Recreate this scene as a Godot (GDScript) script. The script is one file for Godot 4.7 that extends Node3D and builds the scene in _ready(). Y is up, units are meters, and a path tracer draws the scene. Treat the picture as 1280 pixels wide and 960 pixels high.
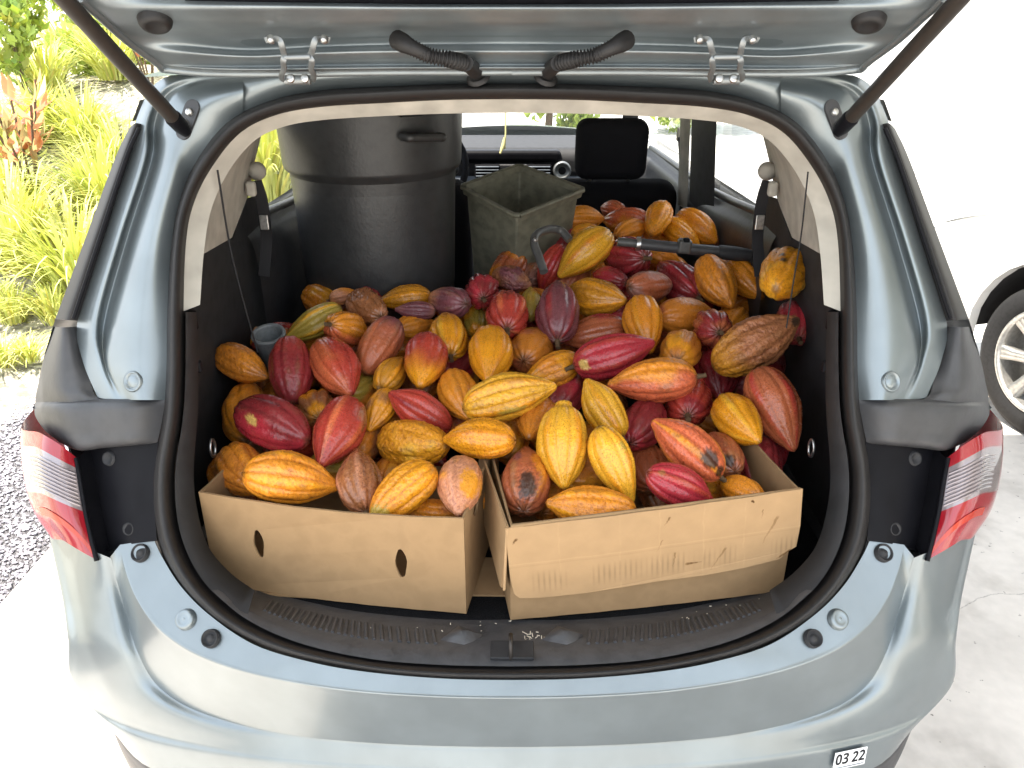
extends Node3D
# A minivan under a carport, its hatch raised, the cargo bay full of cacao pods.
# Units are metres, y is up, the car points along -z, the camera stands behind the bumper.

const EYE := Vector3(0.0, 1.55, 1.2)
const PITCH := 24.5
const FOCAL := 1000.0      # of a picture 1280 wide

var M := {}                # materials
var used := {}             # names taken at top level
var cam_f: Vector3
var cam_u: Vector3
var rng := RandomNumberGenerator.new()
var fine := FastNoiseLite.new()
var broad := FastNoiseLite.new()

# ------------------------------------------------------------------ the scene
func _ready() -> void:
	var p := deg_to_rad(PITCH)
	cam_f = Vector3(0, -sin(p), -cos(p))
	cam_u = Vector3(0, cos(p), -sin(p))
	rng.seed = 20240
	fine.seed = 3
	fine.frequency = 0.18
	fine.fractal_octaves = 2
	broad.seed = 8
	broad.frequency = 0.12
	broad.fractal_octaves = 2

	var cam := Camera3D.new()
	cam.name = "camera"
	cam.fov = rad_to_deg(2.0 * atan(480.0 / FOCAL))
	cam.near = 0.05
	cam.far = 500.0
	add_child(cam)
	cam.position = EYE
	cam.rotation.x = -p
	cam.current = true

	var env := Environment.new()
	env.background_mode = Environment.BG_SKY
	var sky := Sky.new()
	var sm := ProceduralSkyMaterial.new()
	sm.sky_top_color = Color(0.84, 0.88, 0.93)
	sm.sky_horizon_color = Color(0.97, 0.97, 0.965)
	sm.sky_curve = 0.16
	sm.sky_energy_multiplier = 1.0
	sm.ground_bottom_color = Color(0.45, 0.43, 0.38)
	sm.ground_horizon_color = Color(0.75, 0.75, 0.72)
	sky.sky_material = sm
	env.sky = sky
	env.tonemap_mode = Environment.TONE_MAPPER_LINEAR
	env.tonemap_exposure = 3.7
	env.sdfgi_enabled = true
	env.ssao_enabled = true
	env.ssil_enabled = true
	var we := WorldEnvironment.new()
	we.name = "surroundings"
	we.environment = env
	add_child(we)

	var sun := DirectionalLight3D.new()
	sun.name = "sun"
	sun.light_energy = 1.3
	sun.light_color = Color(1.0, 0.96, 0.90)
	sun.light_angular_distance = 0.5
	sun.shadow_enabled = true
	add_child(sun)
	sun.rotation_degrees = Vector3(-72, -69, 0)

	make_materials()
	build_ground()
	build_structures()
	build_car()
	build_load()
	build_boxes()
	build_pods()
	build_neighbour()
	build_garden()

# ------------------------------------------------------------------ measuring
func ray(px: float, py: float) -> Vector3:
	return cam_f + Vector3.RIGHT * ((px - 640.0) / FOCAL) + cam_u * ((480.0 - py) / FOCAL)

func at_depth(px: float, py: float, d: float) -> Vector3:
	return EYE + ray(px, py) * d

func at_x(px: float, py: float, x: float) -> Vector3:
	var r := ray(px, py)
	return EYE + r * (x / r.x)

func at_y(px: float, py: float, y: float) -> Vector3:
	var r := ray(px, py)
	return EYE + r * ((y - EYE.y) / r.y)

func at_back(px: float, py: float, back: float) -> Vector3:      # back: metres ahead of the camera, level
	var r := ray(px, py)
	return EYE + r * (-back / r.z)

# the tail of the car as one surface: it leans forward upwards and curves forward to the sides
func tail(x: float, y: float) -> float:
	return 0.936 + 0.475 * (maxf(y, 0.55) - 0.62) + 0.27 * x * x

func skin(px: float, py: float, off := 0.0) -> Vector3:
	var r := ray(px, py)
	var d := 1.1
	for i in 40:
		var p: Vector3 = EYE + r * (-d / r.z)
		d = lerpf(d, tail(p.x, p.y) + off, 0.6)
	return EYE + r * (-d / r.z)

func mir(p: Vector3, s: float) -> Vector3:
	return Vector3(-p.x, p.y, p.z) if s > 0.0 else p

func mirror_rows(rows: Array, s: float) -> Array:
	var out := []
	for r in rows:
		var line := []
		for p in r:
			line.append(mir(p, s))
		out.append(line)
	return out

# ------------------------------------------------------------------ meshes
func cr(a: Vector3, b: Vector3, c: Vector3, d: Vector3, t: float) -> Vector3:
	return b.cubic_interpolate(c, a, d, t)

func on_line(pts: Array, u: float) -> Vector3:          # u in 0..1 along the control points
	var n := pts.size() - 1
	var f := clampf(u, 0.0, 1.0) * n
	var i := mini(int(f), n - 1)
	var a: Vector3 = pts[maxi(i - 1, 0)]
	var b: Vector3 = pts[i]
	var c: Vector3 = pts[i + 1]
	var d: Vector3 = pts[mini(i + 2, n)]
	if i == 0:
		a = b * 2.0 - c
	if i + 2 > n:
		d = c * 2.0 - b
	return cr(a, b, c, d, f - i)

func smooth_line(pts: Array, n: int) -> Array:
	var out := []
	for i in n + 1:
		out.append(on_line(pts, float(i) / n))
	return out

func surf(ctrl: Array, u: float, v: float) -> Vector3:   # u along a row, v across the rows
	var col := []
	for r in ctrl:
		col.append(on_line(r, u))
	return on_line(col, v)

func mesh_of(v: PackedVector3Array, idx: PackedInt32Array, colors := PackedColorArray(), uv := PackedVector2Array(), flat := false) -> ArrayMesh:
	if flat:
		var v2 := PackedVector3Array()
		var c2 := PackedColorArray()
		var u2 := PackedVector2Array()
		for i in idx:
			v2.append(v[i])
			if colors.size():
				c2.append(colors[i])
			if uv.size():
				u2.append(uv[i])
		v = v2
		colors = c2
		uv = u2
		idx = PackedInt32Array(range(v.size()))
	var nrm := PackedVector3Array()
	nrm.resize(v.size())
	for t in range(0, idx.size(), 3):
		var a := idx[t]
		var b := idx[t + 1]
		var c := idx[t + 2]
		var n := (v[c] - v[a]).cross(v[b] - v[a])
		nrm[a] += n
		nrm[b] += n
		nrm[c] += n
	for i in nrm.size():
		nrm[i] = nrm[i].normalized() if nrm[i].length_squared() > 1e-24 else Vector3.UP
	var arr := []
	arr.resize(Mesh.ARRAY_MAX)
	arr[Mesh.ARRAY_VERTEX] = v
	arr[Mesh.ARRAY_NORMAL] = nrm
	if colors.size():
		arr[Mesh.ARRAY_COLOR] = colors
	if uv.size():
		arr[Mesh.ARRAY_TEX_UV] = uv
	arr[Mesh.ARRAY_INDEX] = idx
	var m := ArrayMesh.new()
	m.add_surface_from_arrays(Mesh.PRIMITIVE_TRIANGLES, arr)
	return m

func grid(rows: Array, ring := false) -> ArrayMesh:      # rows of equally many points
	var v := PackedVector3Array()
	var uv := PackedVector2Array()
	var idx := PackedInt32Array()
	var n: int = rows[0].size()
	for i in rows.size():
		for j in n:
			v.append(rows[i][j])
			uv.append(Vector2(float(j) / (n - 1), float(i) / maxi(rows.size() - 1, 1)))
	for i in rows.size() - 1:
		for j in (n if ring else n - 1):
			var j2 := (j + 1) % n
			var a := i * n + j
			var b := i * n + j2
			var c := (i + 1) * n + j2
			var d := (i + 1) * n + j
			idx.append_array([a, b, c, a, c, d])
	return mesh_of(v, idx, PackedColorArray(), uv)

func sheet(ctrl: Array, nu: int, nv: int, u0 := 0.0, u1 := 1.0, v0 := 0.0, v1 := 1.0) -> ArrayMesh:
	var rows := []
	for i in nv + 1:
		var line := []
		for j in nu + 1:
			line.append(surf(ctrl, lerpf(u0, u1, float(j) / nu), lerpf(v0, v1, float(i) / nv)))
		rows.append(line)
	return grid(rows)

func ribbed(ctrl: Array, nu: int) -> ArrayMesh:          # straight between rows, smooth along them
	var rows := []
	for r in ctrl:
		rows.append(smooth_line(r, nu))
	return grid(rows)

func join(list: Array) -> ArrayMesh:                     # several meshes as one surface
	var st := SurfaceTool.new()
	st.begin(Mesh.PRIMITIVE_TRIANGLES)
	for e in list:
		if e is Mesh:
			st.append_from(e, 0, Transform3D())
		else:
			st.append_from(e[0], 0, e[1])
	return st.commit()

func tube(pts: Array, radius, sides := 10, cap := true) -> ArrayMesh:   # radius: a number or one per point
	var rows := []
	var n := pts.size()
	var up := Vector3.UP
	for i in n:
		var a: Vector3 = pts[maxi(i - 1, 0)]
		var b: Vector3 = pts[mini(i + 1, n - 1)]
		var d := (b - a).normalized()
		if i == 0 and absf(d.dot(up)) > 0.9:
			up = Vector3.RIGHT
		var s := d.cross(up).normalized()
		up = s.cross(d).normalized()
		var r: float = radius[i] if radius is Array else radius
		var line := []
		for k in sides:
			var an := TAU * k / sides
			line.append(pts[i] + (s * cos(an) + up * sin(an)) * r)
		rows.append(line)
	if cap:
		var first := []
		var last := []
		for k in sides:
			first.append(pts[0])
			last.append(pts[n - 1])
		rows.push_front(rows[0].duplicate())
		rows.push_front(first)
		rows.append(rows[rows.size() - 1].duplicate())
		rows.append(last)
	return grid(rows, true)

func lathe(profile: Array, sides := 32) -> ArrayMesh:    # Vector2(radius, height), about +y
	var rows := []
	for p in profile:
		var line := []
		for k in sides:
			var an := TAU * k / sides
			line.append(Vector3(p.x * cos(an), p.y, p.x * sin(an)))
		rows.append(line)
	return grid(rows, true)

func rbox(size: Vector3, r: float, centre := Vector3.ZERO) -> ArrayMesh:  # a box with rounded edges
	var h := size * 0.5
	r = minf(r, minf(h.x, minf(h.y, h.z)) * 0.98)
	var v := PackedVector3Array()
	var idx := PackedInt32Array()
	var nrm := PackedVector3Array()
	for f in 6:
		var ax := f / 2
		var sg := 1.0 if f % 2 else -1.0
		var bx := (ax + 1) % 3
		var cx := (ax + 2) % 3
		var start := v.size()
		var q := [0.0, 0.29, 0.62, 1.0]
		var us := []
		var vs := []
		for t in q:
			us.append(-h[bx] + r * t)
			vs.append(-h[cx] + r * t)
		for t in [1.0, 0.62, 0.29, 0.0]:
			us.append(h[bx] - r * t)
			vs.append(h[cx] - r * t)
		for i in 8:
			for j in 8:
				var p := Vector3.ZERO
				p[ax] = sg * h[ax]
				p[bx] = us[i]
				p[cx] = vs[j]
				var inner := p.clamp(-h + Vector3.ONE * r, h - Vector3.ONE * r)
				var d := (p - inner).normalized()
				v.append(centre + inner + d * r)
				nrm.append(d)
		for i in 7:
			for j in 7:
				var a := start + i * 8 + j
				var quad := [a, a + 1, a + 9, a, a + 9, a + 8] if sg > 0 else [a, a + 9, a + 1, a, a + 8, a + 9]
				idx.append_array(quad)
	var arr := []
	arr.resize(Mesh.ARRAY_MAX)
	arr[Mesh.ARRAY_VERTEX] = v
	arr[Mesh.ARRAY_NORMAL] = nrm
	arr[Mesh.ARRAY_INDEX] = idx
	var m := ArrayMesh.new()
	m.add_surface_from_arrays(Mesh.PRIMITIVE_TRIANGLES, arr)
	return m

# a flat outline (x right, y up, in metres) given thickness, with holes
func board(outline: PackedVector2Array, holes: Array, thick: float, bulge := 0.0) -> ArrayMesh:
	var poly := outline
	for hole in holes:
		var hh: PackedVector2Array = hole
		var best := INF
		var bi := 0
		var bj := 0
		for i in poly.size():
			for j in hh.size():
				var dd: float = poly[i].distance_squared_to(hh[j])
				if dd < best:
					best = dd
					bi = i
					bj = j
		var merged := PackedVector2Array()
		for i in bi + 1:
			merged.append(poly[i])
		for j in hh.size():
			merged.append(hh[(bj + j) % hh.size()])
		merged.append(hh[bj] + Vector2(2e-5, 3e-5))
		merged.append(poly[bi] + Vector2(2e-5, 3e-5))
		for i in range(bi + 1, poly.size()):
			merged.append(poly[i])
		poly = merged
	var tri := Geometry2D.triangulate_polygon(poly)
	var lo := Vector2(INF, INF)
	var hi := -lo
	for p in outline:
		lo = lo.min(p)
		hi = hi.max(p)
	var v := PackedVector3Array()
	var uv := PackedVector2Array()
	var idx := PackedInt32Array()
	for side in 2:
		var start := v.size()
		for p in poly:
			var k := (p - lo) / (hi - lo)
			v.append(Vector3(p.x, p.y, (thick if side else 0.0) + bulge * sin(PI * k.x)))
			uv.append(Vector2(k.x, 1.0 - k.y))
		for t in range(0, tri.size(), 3):
			idx.append_array([start + tri[t], start + tri[t + 1], start + tri[t + 2]] if side == 0 else [start + tri[t], start + tri[t + 2], start + tri[t + 1]])
	for ring in [outline] + holes:
		for i in ring.size():
			var a: Vector2 = ring[i]
			var b: Vector2 = ring[(i + 1) % ring.size()]
			var s := v.size()
			for p in [a, b]:
				var k: Vector2 = (p - lo) / (hi - lo)
				v.append(Vector3(p.x, p.y, bulge * sin(PI * k.x)))
				v.append(Vector3(p.x, p.y, thick + bulge * sin(PI * k.x)))
				uv.append(Vector2(k.x, 1.0 - k.y))
				uv.append(Vector2(k.x, 1.0 - k.y))
			idx.append_array([s, s + 1, s + 3, s, s + 3, s + 2])
	return mesh_of(v, idx, PackedColorArray(), uv, true)

# ------------------------------------------------------------------ objects
func numbered(called: String) -> String:
	if not used.has(called):
		used[called] = 0
		return called
	used[called] += 1
	return "%s_%03d" % [called, used[called]]

func thing(called: String, label: String, category: String, group := "", at := Vector3.ZERO) -> Node3D:
	var o := Node3D.new()
	o.name = numbered(called)
	add_child(o)
	o.position = at
	metas(o, label, category, group)
	return o

func metas(o: Node3D, label: String, category: String, group := "") -> void:
	o.set_meta("label", label)
	o.set_meta("category", category)
	if group:
		o.set_meta("group", group)

func part(called: String, mesh: Mesh, material: Material, parent: Node3D, at = null) -> MeshInstance3D:
	var o := MeshInstance3D.new()
	o.name = called
	o.mesh = mesh
	o.material_override = material
	if at is Vector3:
		o.position = at
	elif at is Transform3D:
		o.transform = at
	parent.add_child(o, true)
	return o

func single(called: String, mesh: Mesh, material: Material, label: String, category: String, group := "", at = null) -> MeshInstance3D:
	var o := part(numbered(called), mesh, material, self, at)
	metas(o, label, category, group)
	return o

func setting(called: String, mesh: Mesh, material: Material, kind := "structure", label := "") -> MeshInstance3D:
	var o := part(numbered(called), mesh, material, self)
	o.set_meta("kind", kind)
	if label:
		o.set_meta("label", label)
	return o

func facing(at: Vector3, normal: Vector3, up := Vector3.UP) -> Transform3D:   # y axis along the normal
	var y := normal.normalized()
	var x := up.cross(y).normalized()
	return Transform3D(Basis(x, y, x.cross(y)), at)

func looking(at: Vector3, normal: Vector3, up := Vector3.UP) -> Transform3D:  # z axis along the normal
	var z := normal.normalized()
	var x := up.cross(z).normalized()
	return Transform3D(Basis(x, z.cross(x), z), at)

# ------------------------------------------------------------------ materials
func noise_tex(freq: float, colors: Array, stops: Array, seed_ := 1, kind := FastNoiseLite.TYPE_SIMPLEX_SMOOTH, octaves := 4, size := 512, cell := -1) -> NoiseTexture2D:
	var n := FastNoiseLite.new()
	n.noise_type = kind
	n.frequency = freq
	n.seed = seed_
	n.fractal_octaves = octaves
	if cell >= 0:
		n.cellular_return_type = cell
		n.fractal_type = FastNoiseLite.FRACTAL_NONE if octaves <= 1 else FastNoiseLite.FRACTAL_FBM
	var t := NoiseTexture2D.new()
	t.width = size
	t.height = size
	t.seamless = true
	t.noise = n
	var g := Gradient.new()
	g.offsets = PackedFloat32Array(stops)
	var cs := PackedColorArray()
	for c in colors:
		cs.append(c if c is Color else Color(c, c, c))
	g.colors = cs
	t.color_ramp = g
	return t

func mat(called: String, linear: Color, rough: float, metal := 0.0, spec := 0.5) -> StandardMaterial3D:
	var m := StandardMaterial3D.new()
	m.resource_name = called
	m.albedo_color = linear.linear_to_srgb()
	m.roughness = rough
	m.metallic = metal
	m.metallic_specular = spec
	M[called] = m
	return m

func wear(m: StandardMaterial3D, tex: Texture2D, scale: float, bump = null, bump_cm := 0.1, rough = null) -> void:   # triplanar colour, relief and gloss
	m.uv1_triplanar = true
	m.uv1_scale = Vector3.ONE * scale
	m.albedo_texture = tex
	if bump:
		m.heightmap_enabled = true
		m.heightmap_texture = bump
		m.heightmap_scale = bump_cm
	if rough:
		m.roughness_texture = rough

func make_materials() -> void:
	var soft := noise_tex(0.012, [0.86, 1.0], [0.25, 0.75], 3)
	var grain := noise_tex(0.09, [0.8, 1.0], [0.3, 0.7], 5)
	var bumps := noise_tex(0.05, [0.0, 1.0], [0.2, 0.8], 7)
	var pebble := noise_tex(0.06, [0.0, 1.0], [0.1, 0.9], 9, FastNoiseLite.TYPE_CELLULAR, 1, 512, FastNoiseLite.RETURN_DISTANCE)
	var dust := noise_tex(0.02, [0.86, 0.97, 1.0], [0.2, 0.5, 0.8], 11, FastNoiseLite.TYPE_SIMPLEX_SMOOTH, 6)

	var m := mat("car paint", Color(0.205, 0.238, 0.252), 0.40, 0.72, 0.5)
	wear(m, noise_tex(0.01, [0.93, 1.0], [0.2, 0.8], 21), 1.4)
	m.clearcoat_enabled = true
	m.clearcoat = 0.7
	m.clearcoat_roughness = 0.14
	m = mat("car paint inside", Color(0.235, 0.266, 0.280), 0.40, 0.62, 0.5)
	wear(m, noise_tex(0.01, [0.9, 1.0], [0.2, 0.8], 22), 2.0)
	m.clearcoat_enabled = true
	m.clearcoat = 0.35
	m.clearcoat_roughness = 0.2
	m = mat("rubber", Color(0.015, 0.0135, 0.0135), 0.55, 0.0, 0.45)
	wear(m, dust, 3.0)
	m = mat("black plastic", Color(0.045, 0.045, 0.048), 0.48, 0.0, 0.5)
	wear(m, dust, 2.2, bumps, 0.02)
	m = mat("sill plastic", Color(0.062, 0.062, 0.066), 0.45, 0.0, 0.5)
	wear(m, dust, 3.0, bumps, 0.03)
	m = mat("gloss black", Color(0.008, 0.008, 0.010), 0.40, 0.0, 0.2)
	wear(m, dust, 1.5)
	m = mat("trim black", Color(0.030, 0.030, 0.032), 0.62, 0.0, 0.4)
	wear(m, dust, 2.0, pebble, 0.012)
	m = mat("carpet", Color(0.018, 0.018, 0.020), 0.95, 0.0, 0.2)
	wear(m, noise_tex(0.15, [0.5, 1.0], [0.3, 0.8], 13), 5.0, grain, 0.08)
	m = mat("cream trim", Color(0.48, 0.455, 0.40), 0.65, 0.0, 0.35)
	wear(m, soft, 2.0, grain, 0.01)
	m = mat("seat cloth", Color(0.022, 0.022, 0.026), 0.9, 0.0, 0.25)
	wear(m, noise_tex(0.2, [0.6, 1.0], [0.3, 0.7], 15), 6.0, grain, 0.04)
	m = mat("dash grey", Color(0.20, 0.23, 0.27), 0.5, 0.0, 0.4)
	wear(m, soft, 2.0)
	m = mat("steel", Color(0.55, 0.55, 0.54), 0.32, 0.95, 0.5)
	wear(m, dust, 8.0)
	m = mat("zinc", Color(0.24, 0.255, 0.26), 0.48, 0.75, 0.5)
	m = mat("strut black", Color(0.03, 0.024, 0.020), 0.45, 0.1, 0.5)
	wear(m, dust, 6.0)
	m = mat("glass", Color(0.9, 0.95, 0.93, 0.06), 0.02, 0.0, 0.5)
	m.transparency = BaseMaterial3D.TRANSPARENCY_ALPHA
	m.albedo_color = Color(0.9, 0.95, 0.93, 0.06)
	m = mat("dark glass", Color(0.01, 0.012, 0.012), 0.08, 0.0, 0.5)
	m = mat("red lens", Color(0.27, 0.006, 0.014), 0.15, 0.0, 0.6)
	m.clearcoat_enabled = true
	m.clearcoat = 0.35
	m.clearcoat_roughness = 0.03
	m = mat("amber lens", Color(0.40, 0.026, 0.010), 0.2, 0.0, 0.6)
	m = mat("clear lens", Color(0.24, 0.20, 0.21), 0.22, 0.35, 0.6)
	m.clearcoat_enabled = true
	m.clearcoat = 1.0
	m.clearcoat_roughness = 0.03
	m = mat("bin plastic", Color(0.032, 0.033, 0.034), 0.42, 0.0, 0.5)
	wear(m, dust, 3.0, bumps, 0.02)
	m = mat("bin green", Color(0.21, 0.205, 0.150), 0.55, 0.0, 0.4)
	wear(m, noise_tex(0.015, [0.80, 0.94, 1.0], [0.25, 0.5, 0.75], 17, FastNoiseLite.TYPE_SIMPLEX_SMOOTH, 6), 3.5, bumps, 0.02)
	m = mat("grey plastic", Color(0.075, 0.075, 0.072), 0.4, 0.0, 0.5)
	wear(m, dust, 6.0)
	m = mat("pale plastic", Color(0.22, 0.235, 0.24), 0.35, 0.0, 0.5)
	wear(m, dust, 8.0)
	m = mat("cardboard", Color(0.325, 0.208, 0.108), 0.85, 0.0, 0.25)
	wear(m, noise_tex(0.02, [0.955, 1.0, 0.97], [0.25, 0.55, 0.8], 19, FastNoiseLite.TYPE_SIMPLEX_SMOOTH, 6), 1.3, grain, 0.015)
	m = mat("cardboard flap", Color(1, 1, 1), 0.85, 0.0, 0.25)
	m = mat("cardboard edge", Color(0.40, 0.26, 0.14), 0.9, 0.0, 0.2)
	m = mat("belt", Color(0.02, 0.02, 0.022), 0.75, 0.0, 0.35)
	m = mat("white sticker", Color(0.80, 0.80, 0.80), 0.4, 0.0, 0.4)
	m = mat("dry cord", Color(0.45, 0.42, 0.20), 0.8, 0.0, 0.3)
	m = mat("pale straw", Color(0.55, 0.50, 0.40), 0.8, 0.0, 0.3)
	m = mat("ink", Color(0.012, 0.012, 0.014), 0.5, 0.0, 0.3)

	# cacao: vertex colours times fine specks
	var specks := noise_tex(0.075, [Color(0.22, 0.14, 0.09), Color(0.85, 0.80, 0.76), Color(1, 1, 1)], [0.17, 0.24, 0.42], 31, FastNoiseLite.TYPE_SIMPLEX_SMOOTH, 3, 1024)
	var clean := noise_tex(0.05, [Color(0.45, 0.36, 0.3), Color(0.88, 0.85, 0.83), Color(1, 1, 1)], [0.16, 0.27, 0.55], 33, FastNoiseLite.TYPE_SIMPLEX_SMOOTH, 5, 1024)
	var fine_bump := noise_tex(0.035, [0.0, 1.0], [0.2, 0.8], 35, FastNoiseLite.TYPE_SIMPLEX_SMOOTH, 4, 512)
	var gloss := noise_tex(0.02, [0.6, 1.0], [0.3, 0.7], 37, FastNoiseLite.TYPE_SIMPLEX_SMOOTH, 4, 512)
	for e in [["pod waxy", clean, 0.25, 0.06], ["pod speckled", specks, 0.34, 0.10], ["pod dry", specks, 0.46, 0.2]]:
		m = mat(e[0], Color(1, 1, 1), e[2], 0.0, 0.5)
		m.vertex_color_use_as_albedo = true
		wear(m, e[1], 5.5, fine_bump, e[3], gloss)
		m.roughness = e[2] * 1.25
	m = mat("stem", Color(0.12, 0.075, 0.04), 0.8, 0.0, 0.3)
	wear(m, dust, 20.0)

	# outside
	m = mat("concrete", Color(1, 1, 1), 0.85, 0.0, 0.3)
	m = mat("pale concrete", Color(0.58, 0.575, 0.55), 0.9, 0.0, 0.25)
	wear(m, dust, 0.5)
	m = mat("white wall", Color(0.80, 0.79, 0.76), 0.9, 0.0, 0.25)
	wear(m, soft, 0.6, grain, 0.05)
	m = mat("olive wall", Color(0.30, 0.285, 0.20), 0.85, 0.0, 0.25)
	wear(m, soft, 0.6)
	m = mat("soil", Color(0.62, 0.58, 0.47), 0.95, 0.0, 0.2)
	wear(m, noise_tex(0.03, [0.55, 1.0], [0.3, 0.7], 41, FastNoiseLite.TYPE_SIMPLEX_SMOOTH, 6), 0.8, bumps, 0.6)
	m = mat("gravel bed", Color(0.25, 0.242, 0.258), 0.95, 0.0, 0.3)
	wear(m, noise_tex(0.1, [0.4, 1.0], [0.3, 0.7], 43), 3.0, pebble, 0.8)
	m = mat("stone", Color(0.31, 0.30, 0.325), 0.8, 0.0, 0.4)
	m.vertex_color_use_as_albedo = true
	for e in [["blade", Color(0.62, 0.66, 0.25)], ["blade deep", Color(0.13, 0.22, 0.03)], ["leaf", Color(0.36, 0.46, 0.12)], ["red leaf", Color(0.42, 0.06, 0.04)], ["pink leaf", Color(0.55, 0.11, 0.10)], ["bronze leaf", Color(0.20, 0.10, 0.05)]]:
		m = mat(e[0], e[1], 0.5, 0.0, 0.4)
		m.backlight_enabled = true
		m.backlight = Color(0.7, 0.7, 0.5)
		m.vertex_color_use_as_albedo = true
	m = mat("bark", Color(0.14, 0.10, 0.07), 0.9, 0.0, 0.2)
	wear(m, dust, 3.0)
	m = mat("white paint", Color(0.80, 0.80, 0.79), 0.25, 0.0, 0.5)
	m.clearcoat_enabled = true
	m.clearcoat = 0.8
	m.clearcoat_roughness = 0.05
	m = mat("tyre", Color(0.022, 0.022, 0.023), 0.8, 0.0, 0.35)
	wear(m, dust, 4.0)
	m = mat("alloy", Color(0.55, 0.54, 0.52), 0.35, 0.85, 0.5)
	wear(m, dust, 4.0)
	m = mat("roof sheet", Color(0.82, 0.82, 0.80), 0.6, 0.2, 0.4)

# ------------------------------------------------------------------ the car
func px_rows(rows: Array, offs: Array) -> Array:       # rows of [x, y] pixels laid on the tail, offs per row or per column
	var out := []
	for i in rows.size():
		var line := []
		for j in rows[i].size():
			var o: float = offs[i][j] if offs[i] is Array else offs[i]
			line.append(skin(rows[i][j][0], rows[i][j][1], o))
		out.append(line)
	return out

func both(called: String, ctrl: Array, nu: int, nv: int, material: Material, car: Node3D) -> Array:
	var made := []
	for s in [-1.0, 1.0]:
		made.append(part(called, sheet(mirror_rows(ctrl, s), nu, nv), material, car))
	return made

func across(ctrl: Array) -> Array:                     # left half rows continued over the middle to the right
	var out := []
	for r in ctrl:
		var line: Array = r.duplicate()
		for k in range(r.size() - 2, -1, -1):
			line.append(mir(r[k], 1.0))
		out.append(line)
	return out

func disc_part(called: String, parent: Node3D, at: Vector3, normal: Vector3, profile: Array, material: Material) -> MeshInstance3D:
	return part(called, lathe(profile, 28), material, parent, facing(at, normal, Vector3(0.1, 0.2, -1.0)))

func tail_normal(px: float, py: float, off := 0.0) -> Vector3:
	var a := skin(px, py, off)
	var b := skin(px + 4, py, off)
	var c := skin(px, py + 4, off)
	return (c - a).cross(b - a).normalized()

const SEAL_OUT := [[640, 103], [560, 104], [480, 107], [400, 112], [335, 126], [283, 153], [244, 202], [222, 255], [213, 310], [208, 390], [207, 460], [203, 520], [192, 590], [193, 650], [208, 700], [240, 748], [290, 789], [360, 819], [459, 839], [550, 848], [640, 850]]
const SEAL_IN := [[640, 128], [560, 129], [480, 133], [400, 138], [345, 148], [300, 171], [263, 217], [242, 262], [234, 310], [232, 390], [232, 460], [229, 520], [219, 590], [222, 650], [237, 698], [264, 738], [308, 774], [372, 803], [459, 823], [550, 831], [640, 833]]

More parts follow.
